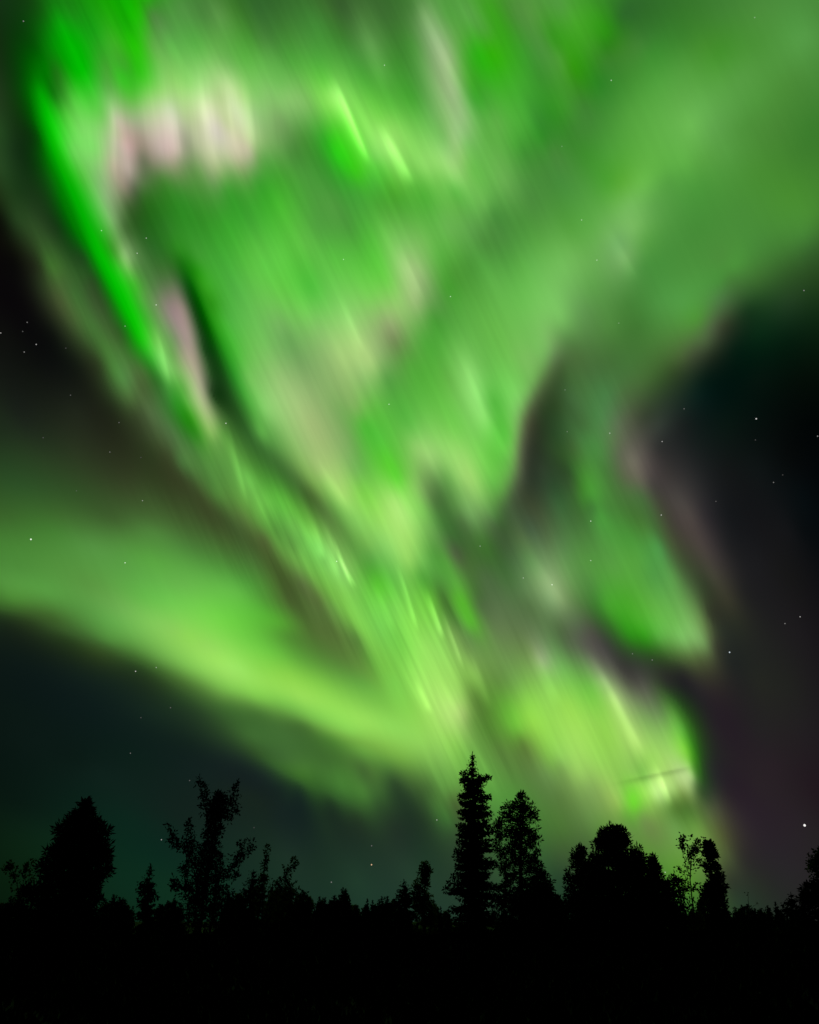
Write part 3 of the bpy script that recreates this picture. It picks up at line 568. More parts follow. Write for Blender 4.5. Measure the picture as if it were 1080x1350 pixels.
# ------------------------------------------------------------------ stars
def ball(r, seg=8, ring=5):
    v = [(0, 0, r)]
    for j in range(1, ring):
        t = math.pi * j / ring
        for s in range(seg):
            p = 2 * math.pi * s / seg
            v.append((r * math.sin(t) * math.cos(p), r * math.sin(t) * math.sin(p), r * math.cos(t)))
    v.append((0, 0, -r))
    f = []
    for s in range(seg):
        f.append((0, 1 + s, 1 + (s + 1) % seg, 0))
    quads = []; tris = []
    for s in range(seg): tris.append((0, 1 + s, 1 + (s + 1) % seg))
    for j in range(ring - 2):
        a = 1 + j * seg
        for s in range(seg):
            b = (s + 1) % seg
            tris += [(a + s, a + seg + s, a + seg + b), (a + s, a + seg + b, a + b)]
    a = 1 + (ring - 2) * seg
    for s in range(seg): tris.append((a + s, len(v) - 1, a + (s + 1) % seg))
    return np.array(v), np.array(tris)

def star_material(name, col, strength):
    m = bpy.data.materials.new(name); m.use_nodes = True
    N = m.node_tree.nodes; N.clear()
    e = N.new("ShaderNodeEmission"); e.inputs["Color"].default_value = (*col, 1); e.inputs["Strength"].default_value = strength
    o = N.new("ShaderNodeOutputMaterial"); m.node_tree.links.new(e.outputs[0], o.inputs["Surface"])
    m.cycles.emission_sampling = 'NONE'
    return m

LABEL_EAST = 'faint white star in the black sky beyond the curled aurora tongue'
LABEL_WEST = 'faint white star in the black sky outside the vivid green aurora ribbon'
LABEL_DUSK = 'faint star in the grey green gap above the smooth aurora arc'
LABEL_LOW = 'faint star in the dark teal sky under the smooth aurora arc'
LABEL_VEIL = 'tiny star shining through the green aurora curtains'
STAR_GROUP = "stars of the night sky"
# bearing, height (hundredths of a degree), size, brightness, tint, label
STARS = [
    (2471, 519, 1.90, 1.00, 'w', 'brightest white star of all, low in the purplish sky above the bushes'),
    (-248, 331, 1.15, 0.75, 'o', 'orange star low over the row of small trees'),
    (-2745, 2253, 1.35, 0.85, 'w', 'bright white star within the aurora arc, larger of the two there'),
    (-2104, 2198, 1.00, 0.60, 'w', 'small white star within the aurora arc, smaller of the two there'),
    (2231, 1589, 1.20, 0.70, 'b', 'bright white star just below the pale tip of the curled aurora tongue'),
    (2722, 3059, 1.20, 0.60, 'w', 'bright white star alone in the blackest sky under the broad aurora band'),
    (2026, 3039, 1.00, 0.40, 'w', LABEL_EAST),
    (1933, 2547, 1.00, 0.45, 'w', LABEL_EAST),
    (2708, 1757, 1.00, 0.35, 'w', LABEL_EAST),
    (2608, 1728, 1.00, 0.20, 'w', LABEL_EAST),
    (3090, 2856, 1.00, 0.25, 'w', LABEL_EAST),
    (2684, 2926, 1.00, 0.06, 'w', LABEL_EAST),
    (2738, 2631, 1.00, 0.18, 'w', LABEL_EAST),
    (2808, 2666, 1.00, 0.06, 'w', LABEL_EAST),
    (2330, 2580, 1.00, 0.10, 'w', LABEL_EAST),
    (2230, 3227, 1.00, 0.15, 'w', LABEL_EAST),
    (3264, 3756, 1.00, 0.25, 'w', LABEL_EAST),
    (-3277, 3478, 1.00, 0.30, 'w', LABEL_WEST),
    (-3024, 3476, 1.00, 0.35, 'w', LABEL_WEST),
    (-3124, 3592, 1.00, 0.16, 'w', LABEL_WEST),
    (-3090, 3408, 1.00, 0.20, 'w', LABEL_WEST),
    (-3137, 3529, 1.00, 0.08, 'w', LABEL_WEST),
    (-2707, 3220, 1.00, 0.10, 'w', LABEL_WEST),
    (-2816, 3506, 1.00, 0.06, 'w', LABEL_WEST),
    (-2326, 3116, 1.00, 0.13, 'w', LABEL_DUSK),
    (-2350, 2911, 1.00, 0.16, 'w', LABEL_DUSK),
    (-2822, 2910, 1.00, 0.08, 'w', LABEL_DUSK),
    (-2058, 2628, 1.00, 0.25, 'w', LABEL_DUSK),
    (-2122, 2914, 1.00, 0.07, 'w', LABEL_DUSK),
    (-2523, 2617, 1.00, 0.06, 'w', LABEL_DUSK),
    (-1915, 1496, 1.00, 0.55, 'w', LABEL_LOW),
    (-1784, 1532, 1.00, 0.25, 'w', LABEL_LOW),
    (-1653, 1279, 1.00, 0.12, 'w', LABEL_LOW),
    (-1835, 1203, 1.00, 0.08, 'w', LABEL_LOW),
    (-1867, 977, 1.00, 0.14, 'w', LABEL_LOW),
    (-1600, 464, 1.00, 0.30, 'w', LABEL_LOW),
    (-1470, 826, 1.00, 0.10, 'w', LABEL_LOW),
    (-250, 445, 1.00, 0.14, 'w', LABEL_LOW),
    (-505, 227, 1.00, 0.20, 'w', LABEL_LOW),
    (-1025, 548, 1.00, 0.06, 'w', LABEL_LOW),
    (183, 604, 1.00, 0.30, 'w', LABEL_LOW),
    (-3803, 5201, 1.00, 0.20, 'w', LABEL_VEIL),
    (-279, 5603, 1.00, 0.30, 'w', LABEL_VEIL),
    (2119, 5333, 1.00, 0.35, 'w', LABEL_VEIL),
    (-2762, 4283, 1.00, 0.30, 'w', LABEL_VEIL),
    (-2397, 4323, 1.00, 0.30, 'w', LABEL_VEIL),
    (-2445, 4215, 1.00, 0.35, 'w', LABEL_VEIL),
    (-626, 4427, 1.00, 0.30, 'w', LABEL_VEIL),
    (379, 4194, 1.00, 0.40, 'w', LABEL_VEIL),
    (-176, 3462, 1.00, 0.45, 'w', LABEL_VEIL),
    (1643, 4577, 1.00, 0.30, 'w', LABEL_VEIL),
    (1729, 4307, 1.00, 0.30, 'w', LABEL_VEIL),
    (-2215, 3928, 1.00, 0.45, 'w', LABEL_VEIL),
    (-2423, 3744, 1.00, 0.20, 'w', LABEL_VEIL),
    (-1519, 3237, 1.00, 0.60, 'w', LABEL_VEIL),
    (-563, 2339, 1.00, 0.60, 'w', LABEL_VEIL),
    (551, 2447, 1.00, 0.25, 'w', LABEL_VEIL),
    (867, 2208, 1.00, 0.30, 'w', LABEL_VEIL),
    (1077, 2148, 1.00, 0.60, 'w', LABEL_VEIL),
    (1379, 2294, 1.00, 0.35, 'w', LABEL_VEIL),
    (1412, 2566, 1.00, 0.50, 'w', LABEL_VEIL),
    (1640, 3153, 1.00, 0.35, 'w', LABEL_VEIL),
    (1620, 275, 1.00, 0.35, 'w', LABEL_VEIL),
    (1324, 3491, 1.00, 0.12, 'w', LABEL_VEIL),
    (1306, 3203, 1.00, 0.12, 'w', LABEL_VEIL),
    (1836, 3875, 1.00, 0.12, 'w', LABEL_VEIL),
    (3506, 5328, 1.00, 0.15, 'w', LABEL_VEIL),
    (1548, 5042, 1.00, 0.10, 'w', LABEL_VEIL),
    (1594, 1638, 1.00, 0.15, 'w', LABEL_VEIL),
    (1721, 1587, 1.00, 0.20, 'w', LABEL_VEIL),
]
TINTS = {"w": (1.0, 0.98, 0.95), "o": (1.0, 0.66, 0.38), "b": (0.8, 0.92, 1.0)}
star_meshes = {}
for az, el, size, bright, tint, label in STARS:
    key = (size, bright, tint)
    if key not in star_meshes:
        v, f = ball(60.0 * size)
        mk = "star_light_%s_%d" % (tint, round(bright * 100))
        mat = bpy.data.materials.get(mk) or star_material(mk, TINTS[tint], bright)
        o = mesh_obj("star", v, f, mat, smooth=True); star_meshes[key] = o
    else:
        o = star_meshes[key].copy(); COL.objects.link(o)
    o.location = sky_dir(az / 100.0, el / 100.0) * 90000.0
    tag(o, label, "star", STAR_GROUP, "thing")

# ------------------------------------------------------------------ ground: one dark sheet out to the horizon
def ground_height(x, y):
    r = np.hypot(x, y)
    return (0.12 * np.sin(x * 0.21 + 1.3) * np.cos(y * 0.17) + 0.07 * np.sin(x * 0.63 + y * 0.41)) * np.clip((r - 2.0) / 10.0, 0, 1) * np.clip((3000.0 - r) / 2500.0, 0, 1)

def build_ground():
    rad = np.concatenate([np.arange(0.5, 30, 0.5), np.arange(30, 120, 1.5), np.geomspace(121, 99000, 40)])
    th = np.linspace(0, 2 * math.pi, 241)
    R, T = np.meshgrid(rad, th, indexing='ij')
    x, y = (R * np.sin(T)).ravel(), (R * np.cos(T)).ravel()
    v = np.stack([x, y, ground_height(x, y)], 1)
    n, m = R.shape
    i = np.arange((n - 1) * m).reshape(n - 1, m)[:, :-1].ravel()
    f = np.stack([i, i + 1, i + m + 1, i + m], 1)
    v = np.concatenate([v, [[0, 0, 0.0]]])
    c = len(v) - 1
    o = mesh_obj("ground", v, f, M_GROUND, smooth=True)
    tag(o, kind="structure")
build_ground()

# ------------------------------------------------------------------ undergrowth: nobody could count it
def build_undergrowth():
    rng = np.random.default_rng(77)
    out = []
    for r0, r1, n, tall in ((7, 16, 16000, 0.24), (16, 34, 22000, 0.34), (34, 60, 24000, 0.55), (60, 100, 24000, 0.8)):
        a = np.radians(rng.uniform(-34, 34, n)); r = np.sqrt(rng.uniform(r0 ** 2, r1 ** 2, n))
        x, y = r * np.sin(a), r * np.cos(a)
        base = np.stack([x, y, ground_height(x, y) - 0.03], 1)
        lump = 0.55 + 0.45 * np.sin(x * 0.9 + 1.1 * np.sin(y * 0.5)) * np.cos(y * 0.7 + x * 0.2)
        h = tall * rng.uniform(0.5, 1.25, n) * (0.6 + 0.6 * lump)
        d = rng.normal(size=(n, 3)) * [0.45, 0.45, 0.1] + [0, 0, 1.0]
        d /= np.linalg.norm(d, axis=1, keepdims=True)
        s = np.cross(d, rng.normal(size=(n, 3))); s /= np.linalg.norm(s, axis=1, keepdims=True)
        mid = base + d * h[:, None] * 0.55
        w = (h * rng.uniform(0.25, 0.55, n))[:, None]
        out.append(np.stack([base, mid + s * w * 0.5, base + d * h[:, None], mid - s * w * 0.5], 1))
    v = np.concatenate(out).reshape(-1, 3)
    o = mesh_obj("undergrowth", v, np.arange(len(v)).reshape(-1, 4), M_HEATH)
    tag(o, "black low undergrowth covering the ground in front of the trees", "undergrowth", None, "stuff")
build_undergrowth()

# ------------------------------------------------------------------ trees
class Shape:
    """collects quads as arrays"""
    def __init__(self): self.v = []; self.f = []; self.n = 0
    def quads(self, V):                       # V (k,4,3)
        V = np.asarray(V, float); k = len(V)
        if not k: return
        self.v.append(V.reshape(-1, 3)); self.f.append(np.arange(4 * k).reshape(k, 4) + self.n); self.n += 4 * k
    def tube(self, pts, radii, sides=5):
        pts = np.asarray(pts, float); k = len(pts)
        t = np.gradient(pts, axis=0); t /= np.linalg.norm(t, axis=1, keepdims=True) + 1e-9
        ref = np.where(np.abs(t[:, 2:3]) > 0.9, [[1.0, 0, 0]], [[0, 0, 1.0]])
        a = np.cross(t, ref); a /= np.linalg.norm(a, axis=1, keepdims=True) + 1e-9
        b = np.cross(t, a)
        ang = np.arange(sides) * 2 * math.pi / sides
        ring = pts[:, None] + np.asarray(radii)[:, None, None] * (a[:, None] * np.cos(ang)[None, :, None] + b[:, None] * np.sin(ang)[None, :, None])
        self.v.append(ring.reshape(-1, 3))
        f = []
        for i in range(k - 1):
            for s in range(sides):
                s2 = (s + 1) % sides
                f.append((i * sides + s, i * sides + s2, (i + 1) * sides + s2, (i + 1) * sides + s))
        self.f.append(np.array(f) + self.n); self.n += k * sides
    def build(self, name, mat, parent):
        return mesh_obj(name, np.concatenate(self.v), np.concatenate(self.f), mat, parent)

def sprays(rng, base, direc, length, width):
    """flat leaf or needle sprays: tapered quads at base pointing along direc"""
    k = len(base)
    direc = direc / (np.linalg.norm(direc, axis=1, keepdims=True) + 1e-9)
    r = rng.normal(size=(k, 3)); side = np.cross(direc, r); side /= np.linalg.norm(side, axis=1, keepdims=True) + 1e-9
    L = np.asarray(length).reshape(-1, 1) * np.ones((k, 1)); W = np.asarray(width).reshape(-1, 1) * np.ones((k, 1))
    mid = base + direc * L * 0.5
    return np.stack([base, mid + side * W * 0.5, base + direc * L, mid - side * W * 0.5], 1)

def prof(rows, z):
    r = np.asarray(rows, float)
    return np.interp(z, r[:, 0], r[:, 1]), np.interp(z, r[:, 0], r[:, 2])

def spruce_parts(rows, seed, leaf=0.22, gap=0.26, per=9, bare=0.0, full=1.0, boughs=()):
    """rows: (height, reach to the west (negative), reach to the east) from ground to tip"""
    rng = np.random.default_rng(seed)
    H = rows[-1][0]; tip = 0.5 * (rows[-1][1] + rows[-1][2])
    trunk = Shape(); crown = Shape()
    zs = np.linspace(-0.15, H, 14)
    xs = tip * (np.clip(zs, 0, H) / H) ** 1.3
    trunk.tube(np.stack([xs, 0 * zs, zs], 1), np.interp(zs, [0, H], [0.016 * H + 0.02, 0.012]), 7)
    z = max(bare, 0.15)
    while z < H - 0.05:
        lw, le = prof(rows, z)
        top = z / H
        n = max(4, int(per * rng.uniform(0.75, 1.2) * np.interp(top, [0, 0.7, 1], [1, 1, 0.6])))
        az0 = rng.uniform(0, 2 * math.pi)
        cx = tip * top ** 1.3
        for j in range(n):
            az = az0 + 2 * math.pi * (j + rng.uniform(-0.3, 0.3)) / n
            c, s = math.cos(az), math.sin(az)
            reach_e, reach_w = le - cx, cx - lw
            side = reach_e if c > 0 else reach_w
            meanr = 0.5 * (reach_e + reach_w)
            Lb = max(0.05, abs(c) * side + (1 - abs(c)) * meanr) * rng.choice([1.14, 1.0, 0.86, 0.7], p=[.22, .33, .27, .18]) * rng.uniform(0.93, 1.05)
            steep = np.interp(top, [0, 0.6, 1.0], [-0.12, 0.05, 0.4])
            k = max(2, int(Lb / 0.1))
            t = np.linspace(0.05, 1.0, k)
            droop = -0.30 * Lb * t ** 1.2 + 0.26 * Lb * t ** 3
            rise = steep * Lb * t + droop
            zb = min(H - 0.1, z + rng.uniform(-0.28, 0.28) * min(1.0, 2.2 * (1 - top)))
            P = np.stack([cx + c * Lb * t, s * Lb * t, zb - rise[-1] + rise], 1)
            if Lb > 0.25:
                trunk.tube(np.concatenate([[[cx, 0, max(0.0, z - rise[-1])]], P[[k // 2, -1]]]), [0.012 + 0.012 * Lb, 0.01 + 0.004 * Lb, 0.004], 3)
            m = max(1, int(3 * full))
            Bp = np.repeat(P, m, 0)
            out = np.array([c, s, 0.0]); lat = np.array([-s, c, 0.0])
            kk = len(Bp); tt = np.repeat(t, m)
            dr = out[None] * rng.uniform(0.0, 0.8, (kk, 1)) + lat[None] * rng.uniform(-1, 1, (kk, 1)) + np.array([[0, 0, 1.0]]) * rng.uniform(-1.0, 0.3, (kk, 1))
            sz = leaf * rng.uniform(0.6, 1.15, kk) * np.interp(top, [0, 0.8, 1], [1.1, 0.95, 0.5]) * np.interp(tt, [0, 0.75, 1], [1.15, 1.0, 0.6])
            crown.quads(sprays(rng, Bp + rng.normal(size=Bp.shape) * 0.02, dr, sz, sz * 0.5))
        z += gap * rng.uniform(0.7, 1.3) * np.interp(z / H, [0, 0.8, 1], [1.15, 1.0, 0.7])
    for bx, bz in boughs:                              # single boughs that stick out of the outline
        cx = tip * (bz / H) ** 1.3
        y = rng.uniform(-0.3, 0.3)
        P = limb(rng, (cx, 0, min(H - 0.1, bz + 0.1)), (bx, y, bz), 0.1, 7)
        trunk.tube(P, np.linspace(0.03, 0.008, 7), 4)
        for q in P[3:]:
            tuft(rng, crown, q, 0.17, 26, 0.2, 0.45, -0.1)
    k = 10                                             # leader
    tz = H - np.linspace(0, 0.35, k)
    crown.quads(sprays(rng, np.stack([np.full(k, tip), np.zeros(k), tz - 0.08], 1), np.stack([rng.normal(size=k) * .5, rng.normal(size=k) * .5, np.full(k, 1.0)], 1), 0.14, 0.05))
    return trunk, crown

def limb(rng, a, b, sag=0.12, n=5):
    t = np.linspace(0, 1, n)[:, None]
    a, b = np.asarray(a, float), np.asarray(b, float)
    L = np.linalg.norm(b - a)
    return a + (b - a) * t + np.array([0, 0, -sag * L]) * (4 * t * (1 - t)) * np.array([[1.0]]) * 0.6 + rng.normal(size=(n, 3)) * 0.015 * L * (t * (1 - t) * 4)

def tuft(rng, crown, c, r, n, leaf, aspect=0.3, up=0.2):
    o = rng.normal(size=(n, 3)); o /= np.linalg.norm(o, axis=1, keepdims=True)
    rr = r * rng.uniform(0.05, 0.75, (n, 1))
    dr = o + rng.normal(size=(n, 3)) * 0.5 + np.array([[0, 0, up]])
    sz = leaf * rng.uniform(0.65, 1.25, n)
    crown.quads(sprays(rng, c + o * rr * np.array([[1, 1, 0.85]]), dr, sz, sz * aspect))

def pine_parts(rows, seed, tufts=120, leaf=0.26, r=0.38, n=42, base=0.2, aspect=0.3, hollow=0.35, stem=None):
    """broad conifer: limbs that end in needle tufts, filling the outline rows"""
    rng = np.random.default_rng(seed)
    H = rows[-1][0]; tip = 0.5 * (rows[-1][1] + rows[-1][2])
    foot = 0.0 if stem is None else stem
    trunk = Shape(); crown = Shape()
    zs = np.linspace(-0.15, H * 0.97, 12)
    xs = foot + (tip - foot) * (np.clip(zs, 0, H) / H) ** 1.2
    trunk.tube(np.stack([xs, 0 * zs, zs], 1), np.interp(zs, [0, H], [0.02 * H + 0.02, 0.015]), 7)
    area = np.array([max(0.05, rr[2] - rr[1]) for rr in rows]); zz = np.array([rr[0] for rr in rows])
    grid = np.linspace(max(base, zz[0]), H - 0.1, 200); wts = np.interp(grid, zz, area) + 0.15; wts /= wts.sum()
    for i in range(tufts):
        z = rng.choice(grid, p=wts)
        lw, le = prof(rows, z)
        rad = 0.5 * (le - lw); cx = 0.5 * (le + lw)
        az = rng.uniform(0, 2 * math.pi)
        rt = min(r, max(0.12, rad * 0.9)) * rng.uniform(0.7, 1.1)
        u = rng.uniform(-1, 1)                        # spread evenly across the crown as it stands against the sky
        dep = math.sqrt(max(0.0, 1 - u * u)) * rng.uniform(-1, 1)
        if u * u + dep * dep < hollow ** 2: u, dep = 2.2 * u, 2.2 * dep
        lim = max(0.02, rad - 0.6 * rt) * rng.uniform(0.82, 1.1)
        p = np.array([cx + lim * min(1, max(-1, u)), lim * dep, z])
        rr = lim * math.hypot(u, dep)
        zc = max(0.1, min(H * 0.96, z - rng.uniform(0.15, 0.45) * (rr + 0.2)))
        tx = foot + (tip - foot) * (zc / H) ** 1.2
        trunk.tube(limb(rng, (tx, 0, zc), p), np.linspace(0.012 + 0.012 * (rr + .2), 0.006, 5), 4)
        tuft(rng, crown, p, rt, int(n * (rt / r) ** 1.5) + 8, leaf, aspect)
    tuft(rng, crown, np.array([tip, 0, H - 0.12]), 0.14, 14, leaf * 0.7, aspect, 0.9)
    return trunk, crown

def branchy_parts(foot_x, sticks, seed, leaf=0.16, aspect=0.55, clumps=None):
    """open tree given by its visible limbs: each stick is (points (x, z), start radius, leaf density, leaf spread)"""
    rng = np.random.default_rng(seed)
    trunk = Shape(); crown = Shape()
    for pts, rad, dens, spread in sticks:
        p = np.array(pts, float)
        depth = rng.uniform(-0.45, 0.45)
        t = np.linspace(0, 1, len(p))
        tt = np.linspace(0, 1, 4 * len(p))
        P = np.stack([np.interp(tt, t, p[:, 0]), depth * tt * (0 if rad > 0.055 else 1), np.interp(tt, t, p[:, 1])], 1)
        P += rng.normal(size=P.shape) * 0.012
        trunk.tube(P, np.linspace(rad, 0.007, len(P)), 5)
        L = np.linalg.norm(np.diff(P, axis=0), axis=1).sum()
        k = int(dens * L)
        for s in rng.uniform(0.12, 1.03, k):
            s = min(s, 1.0)
            c = np.array([np.interp(s, tt, P[:, j]) for j in range(3)])
            off = rng.normal(size=3) * spread * (0.55 + 0.45 * math.sin(math.pi * s))
            q = c + off
            if np.linalg.norm(off) > 0.12:
                trunk.tube(np.stack([c, q]), [0.007, 0.003], 3)
            m = 6
            crown.quads(sprays(rng, q + rng.normal(size=(m, 3)) * 0.05, rng.normal(size=(m, 3)) + off * 2 + [0, 0, 0.25], leaf * rng.uniform(.6, 1.2, m), leaf * aspect))
    return trunk, crown

def plant(name, parts, loc, az, mat, label, cat, group=None, crown_name="crown"):
    root = empty(name, loc)
    root.rotation_euler = (0, 0, -math.radians(az))
    tr, cr = parts
    tr.build("trunk", M_BARK, root)
    cr.build(crown_name, mat, root)
    tag(root, label, cat, group, "thing")
    return root

def foot(az, dist):
    x, y = dist * math.sin(math.radians(az)), dist * math.cos(math.radians(az))
    return (x, y, float(ground_height(np.array(x), np.array(y))) - 0.05)

def copy_tree(o, parent=None):
    c = o.copy(); COL.objects.link(c); c.parent = parent
    for ch in o.children:
        d = ch.copy(); COL.objects.link(d); d.parent = c
    return c

TREES = "trees standing along the edge of the forest"
plant('pine_tree', pine_parts([(0.94, -1.7, 1.72), (2.27, -1.91, 1.39), (2.95, -1.94, 1.39), (3.38, -1.64, 1.71), (3.94, -1.41, 1.53), (4.66, -1.27, 1.29), (5.09, -1.18, 1.25), (5.54, -0.74, 0.82), (5.93, -0.46, 0.67), (6.14, -0.23, 0.45), (6.38, -0.06, 0.14)], 11, tufts=380, leaf=0.24, r=0.36, n=52, hollow=0.1), foot(-20.93, 38), -20.93, M_NEEDLE, 'big dense rounded conifer standing farthest from the tallest spruce', 'tree', TREES)
plant('young_birch', branchy_parts(0.0, [([(0.37, 1.3), (0.0, 2.52), (-0.44, 3.45), (-0.83, 4.14)], 0.03, 8, 0.1), ([(0.0, 2.52), (0.1, 3.3), (0.04, 4.26)], 0.02, 7, 0.1), ([(-0.34, 3.3), (-0.77, 3.86), (-0.93, 3.98)], 0.015, 14, 0.12), ([(-0.15, 2.83), (-0.06, 3.78), (-0.01, 4.19)], 0.015, 10, 0.12)], 12, leaf=0.17), foot(-23.45, 44), -23.45, M_LEAF, 'thin sapling with a few wind-blown leaves beside the big rounded conifer', 'tree', TREES)
plant('spruce_tree', spruce_parts([(0.71, -0.56, 0.82), (2.15, -0.66, 0.47), (3.06, -0.76, 0.34), (3.43, -0.73, 0.17), (3.81, -0.51, 0.04), (4.19, -0.37, -0.05), (4.53, -0.28, -0.16)], 13, leaf=0.26, gap=0.2, full=1.3), foot(-16.22, 50), -16.22, M_NEEDLE, 'small pointed spruce standing alone before the open forked tree', 'tree', TREES)
plant('birch_tree', branchy_parts(0.0, [([(0.02, 0.88), (0.01, 2.64), (0.07, 4.17), (0.21, 5.6), (0.2, 7.01)], 0.09, 55, 0.15), ([(-0.12, 1.02), (-0.28, 2.34), (-0.29, 3.54), (-0.1, 4.79)], 0.05, 75, 0.22), ([(0.41, 1.02), (0.56, 2.34), (0.46, 3.55), (0.3, 4.8)], 0.05, 75, 0.22), ([(-0.13, 4.48), (-0.04, 5.43), (0.01, 6.25), (0.02, 6.74)], 0.03, 60, 0.13), ([(0.26, 5.12), (0.48, 5.93), (0.48, 6.59), (0.37, 7.02)], 0.03, 60, 0.15), ([(0.21, 5.6), (-0.26, 6.24), (-0.51, 6.89), (-0.7, 7.66)], 0.025, 15, 0.1), ([(0.23, 5.7), (0.68, 6.3), (0.89, 6.94), (1.07, 7.65)], 0.025, 17, 0.1), ([(0.54, 6.03), (1.0, 6.24), (1.07, 6.94)], 0.02, 26, 0.12), ([(-0.31, 6.67), (-0.29, 7.07), (-0.6, 7.39)], 0.01, 20, 0.08), ([(-0.09, 3.55), (-0.7, 4.22), (-1.16, 4.77), (-1.65, 5.27), (-1.86, 5.58)], 0.035, 14, 0.11), ([(-0.71, 4.31), (-1.0, 5.09), (-0.95, 5.8)], 0.02, 22, 0.12), ([(-1.15, 4.71), (-1.43, 4.83), (-1.59, 5.08)], 0.02, 30, 0.14), ([(-0.35, 4.1), (-0.65, 4.63), (-0.67, 5.1)], 0.02, 30, 0.16), ([(0.02, 3.09), (0.63, 3.49), (1.19, 3.93), (1.6, 4.51), (2.01, 4.9)], 0.035, 15, 0.12), ([(1.09, 3.87), (1.41, 4.44), (1.66, 5.02)], 0.02, 26, 0.13), ([(0.63, 3.56), (1.12, 3.56), (1.34, 3.72)], 0.02, 32, 0.16), ([(-0.08, 1.75), (-0.57, 2.63), (-0.96, 3.17), (-1.26, 3.23)], 0.03, 30, 0.16), ([(-0.15, 2.34), (-0.89, 3.69), (-0.96, 4.0)], 0.02, 30, 0.16), ([(0.01, 2.04), (0.66, 2.64), (1.12, 2.95)], 0.03, 34, 0.2)], 14, leaf=0.16, aspect=0.45), foot(-13.06, 40), -13.06, M_NEEDLE, 'open forked tree with feathery limbs spreading to both sides', 'tree', TREES)
plant('spruce_tree', spruce_parts([(0.65, -1.05, 1.22), (2.38, -0.96, 0.83), (3.04, -0.85, 0.69), (3.56, -0.65, 0.31), (3.96, -0.42, 0.14), (4.28, -0.32, -0.06)], 15, leaf=0.26, gap=0.2, full=1.3), foot(-9.87, 52), -9.87, M_NEEDLE, 'squat dark spruce beside the open forked tree', 'tree', TREES)
plant('birch_sapling', branchy_parts(0.0, [([(-0.09, 1.25), (-0.19, 3.41), (-0.14, 4.34), (-0.09, 5.22)], 0.03, 12, 0.08), ([(-0.19, 2.5), (0.54, 3.42), (1.1, 3.98), (1.48, 4.51)], 0.025, 16, 0.14), ([(0.05, 1.96), (0.76, 3.05), (1.06, 3.98)], 0.02, 20, 0.16), ([(-0.31, 1.6), (-0.22, 2.86), (-0.14, 3.78)], 0.02, 30, 0.2), ([(0.29, 1.43), (0.99, 2.68), (1.64, 3.16)], 0.02, 34, 0.25)], 16, leaf=0.17), foot(-9.17, 48), -9.17, M_LEAF, 'slim twiggy sapling with upright whips just past the squat spruce', 'tree', TREES)
plant('spruce_tree', spruce_parts([(0.45, -1.18, 1.29), (2.54, -1.0, 1.05), (3.25, -0.74, 0.73), (3.63, -0.59, 0.47), (3.97, -0.33, 0.31), (4.36, -0.11, 0.1)], 17, leaf=0.3, gap=0.24, full=1.2), foot(-0.34, 62), -0.34, M_NEEDLE, 'little pointed spruce touching the hazy olive birch', 'tree', TREES)
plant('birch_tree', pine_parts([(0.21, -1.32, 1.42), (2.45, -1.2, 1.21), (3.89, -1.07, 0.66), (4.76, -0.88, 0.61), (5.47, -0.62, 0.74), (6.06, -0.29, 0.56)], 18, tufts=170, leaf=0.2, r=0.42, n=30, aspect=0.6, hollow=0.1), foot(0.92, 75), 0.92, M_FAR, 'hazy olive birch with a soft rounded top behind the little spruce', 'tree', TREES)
plant('spruce_tree', spruce_parts([(0.18, -1.64, 1.53), (2.02, -1.51, 1.49), (2.64, -1.31, 1.38), (3.15, -0.92, 1.5), (3.61, -1.9, 1.57), (4.0, -1.56, 1.45), (4.34, -0.94, 1.37), (5.43, -1.1, 1.52), (5.87, -0.95, 1.44), (6.54, -0.78, 1.48), (7.09, -0.87, 1.41), (7.68, -0.8, 1.38), (8.05, -0.55, 1.16), (8.84, -0.72, 1.29), (9.07, -0.76, 1.15), (9.54, -0.4, 0.93), (9.88, -0.64, 1.09), (10.16, -0.58, 1.3), (10.35, -0.18, 0.67), (10.84, -0.19, 0.58), (11.23, -0.0, 0.47), (11.86, 0.2, 0.32)], 19, leaf=0.25, gap=0.24, per=9, full=2.2, boughs=[(-1.72, 3.57), (-1.43, 3.92), (-1.2, 3.4), (1.3, 10.2), (1.05, 10.06), (-0.59, 9.98), (-0.34, 10.12), (-0.67, 8.99), (1.25, 8.97), (1.34, 7.9), (-0.7, 8.01), (-0.82, 7.23), (1.39, 6.9), (-1.0, 5.66), (1.55, 6.09), (-0.98, 4.78), (-1.23, 4.26), (1.59, 4.99), (-0.84, 6.33), (-0.43, 10.46), (0.69, 9.78)]), foot(4.09, 55), 4.09, M_NEEDLE, 'tallest spruce, a ragged dark spire rising into the bright aurora', 'tree', TREES)
plant('pine_tree', pine_parts([(0.33, -2.27, 2.19), (2.69, -2.08, 2.34), (3.8, -1.63, 2.33), (4.48, -1.4, 2.04), (5.16, -1.32, 1.85), (5.85, -1.44, 1.95), (6.55, -1.45, 1.85), (7.26, -1.47, 1.81), (7.98, -1.33, 1.81), (8.61, -0.89, 1.6), (8.95, -0.47, 1.17), (9.29, 0.12, 0.83), (9.53, 0.39, 0.59)], 20, tufts=400, leaf=0.26, r=0.36, n=40, hollow=0.1), foot(7.0, 58), 7.0, M_NEEDLE, 'airy round-headed pine with sky showing through, next to the tallest spruce', 'tree', TREES)
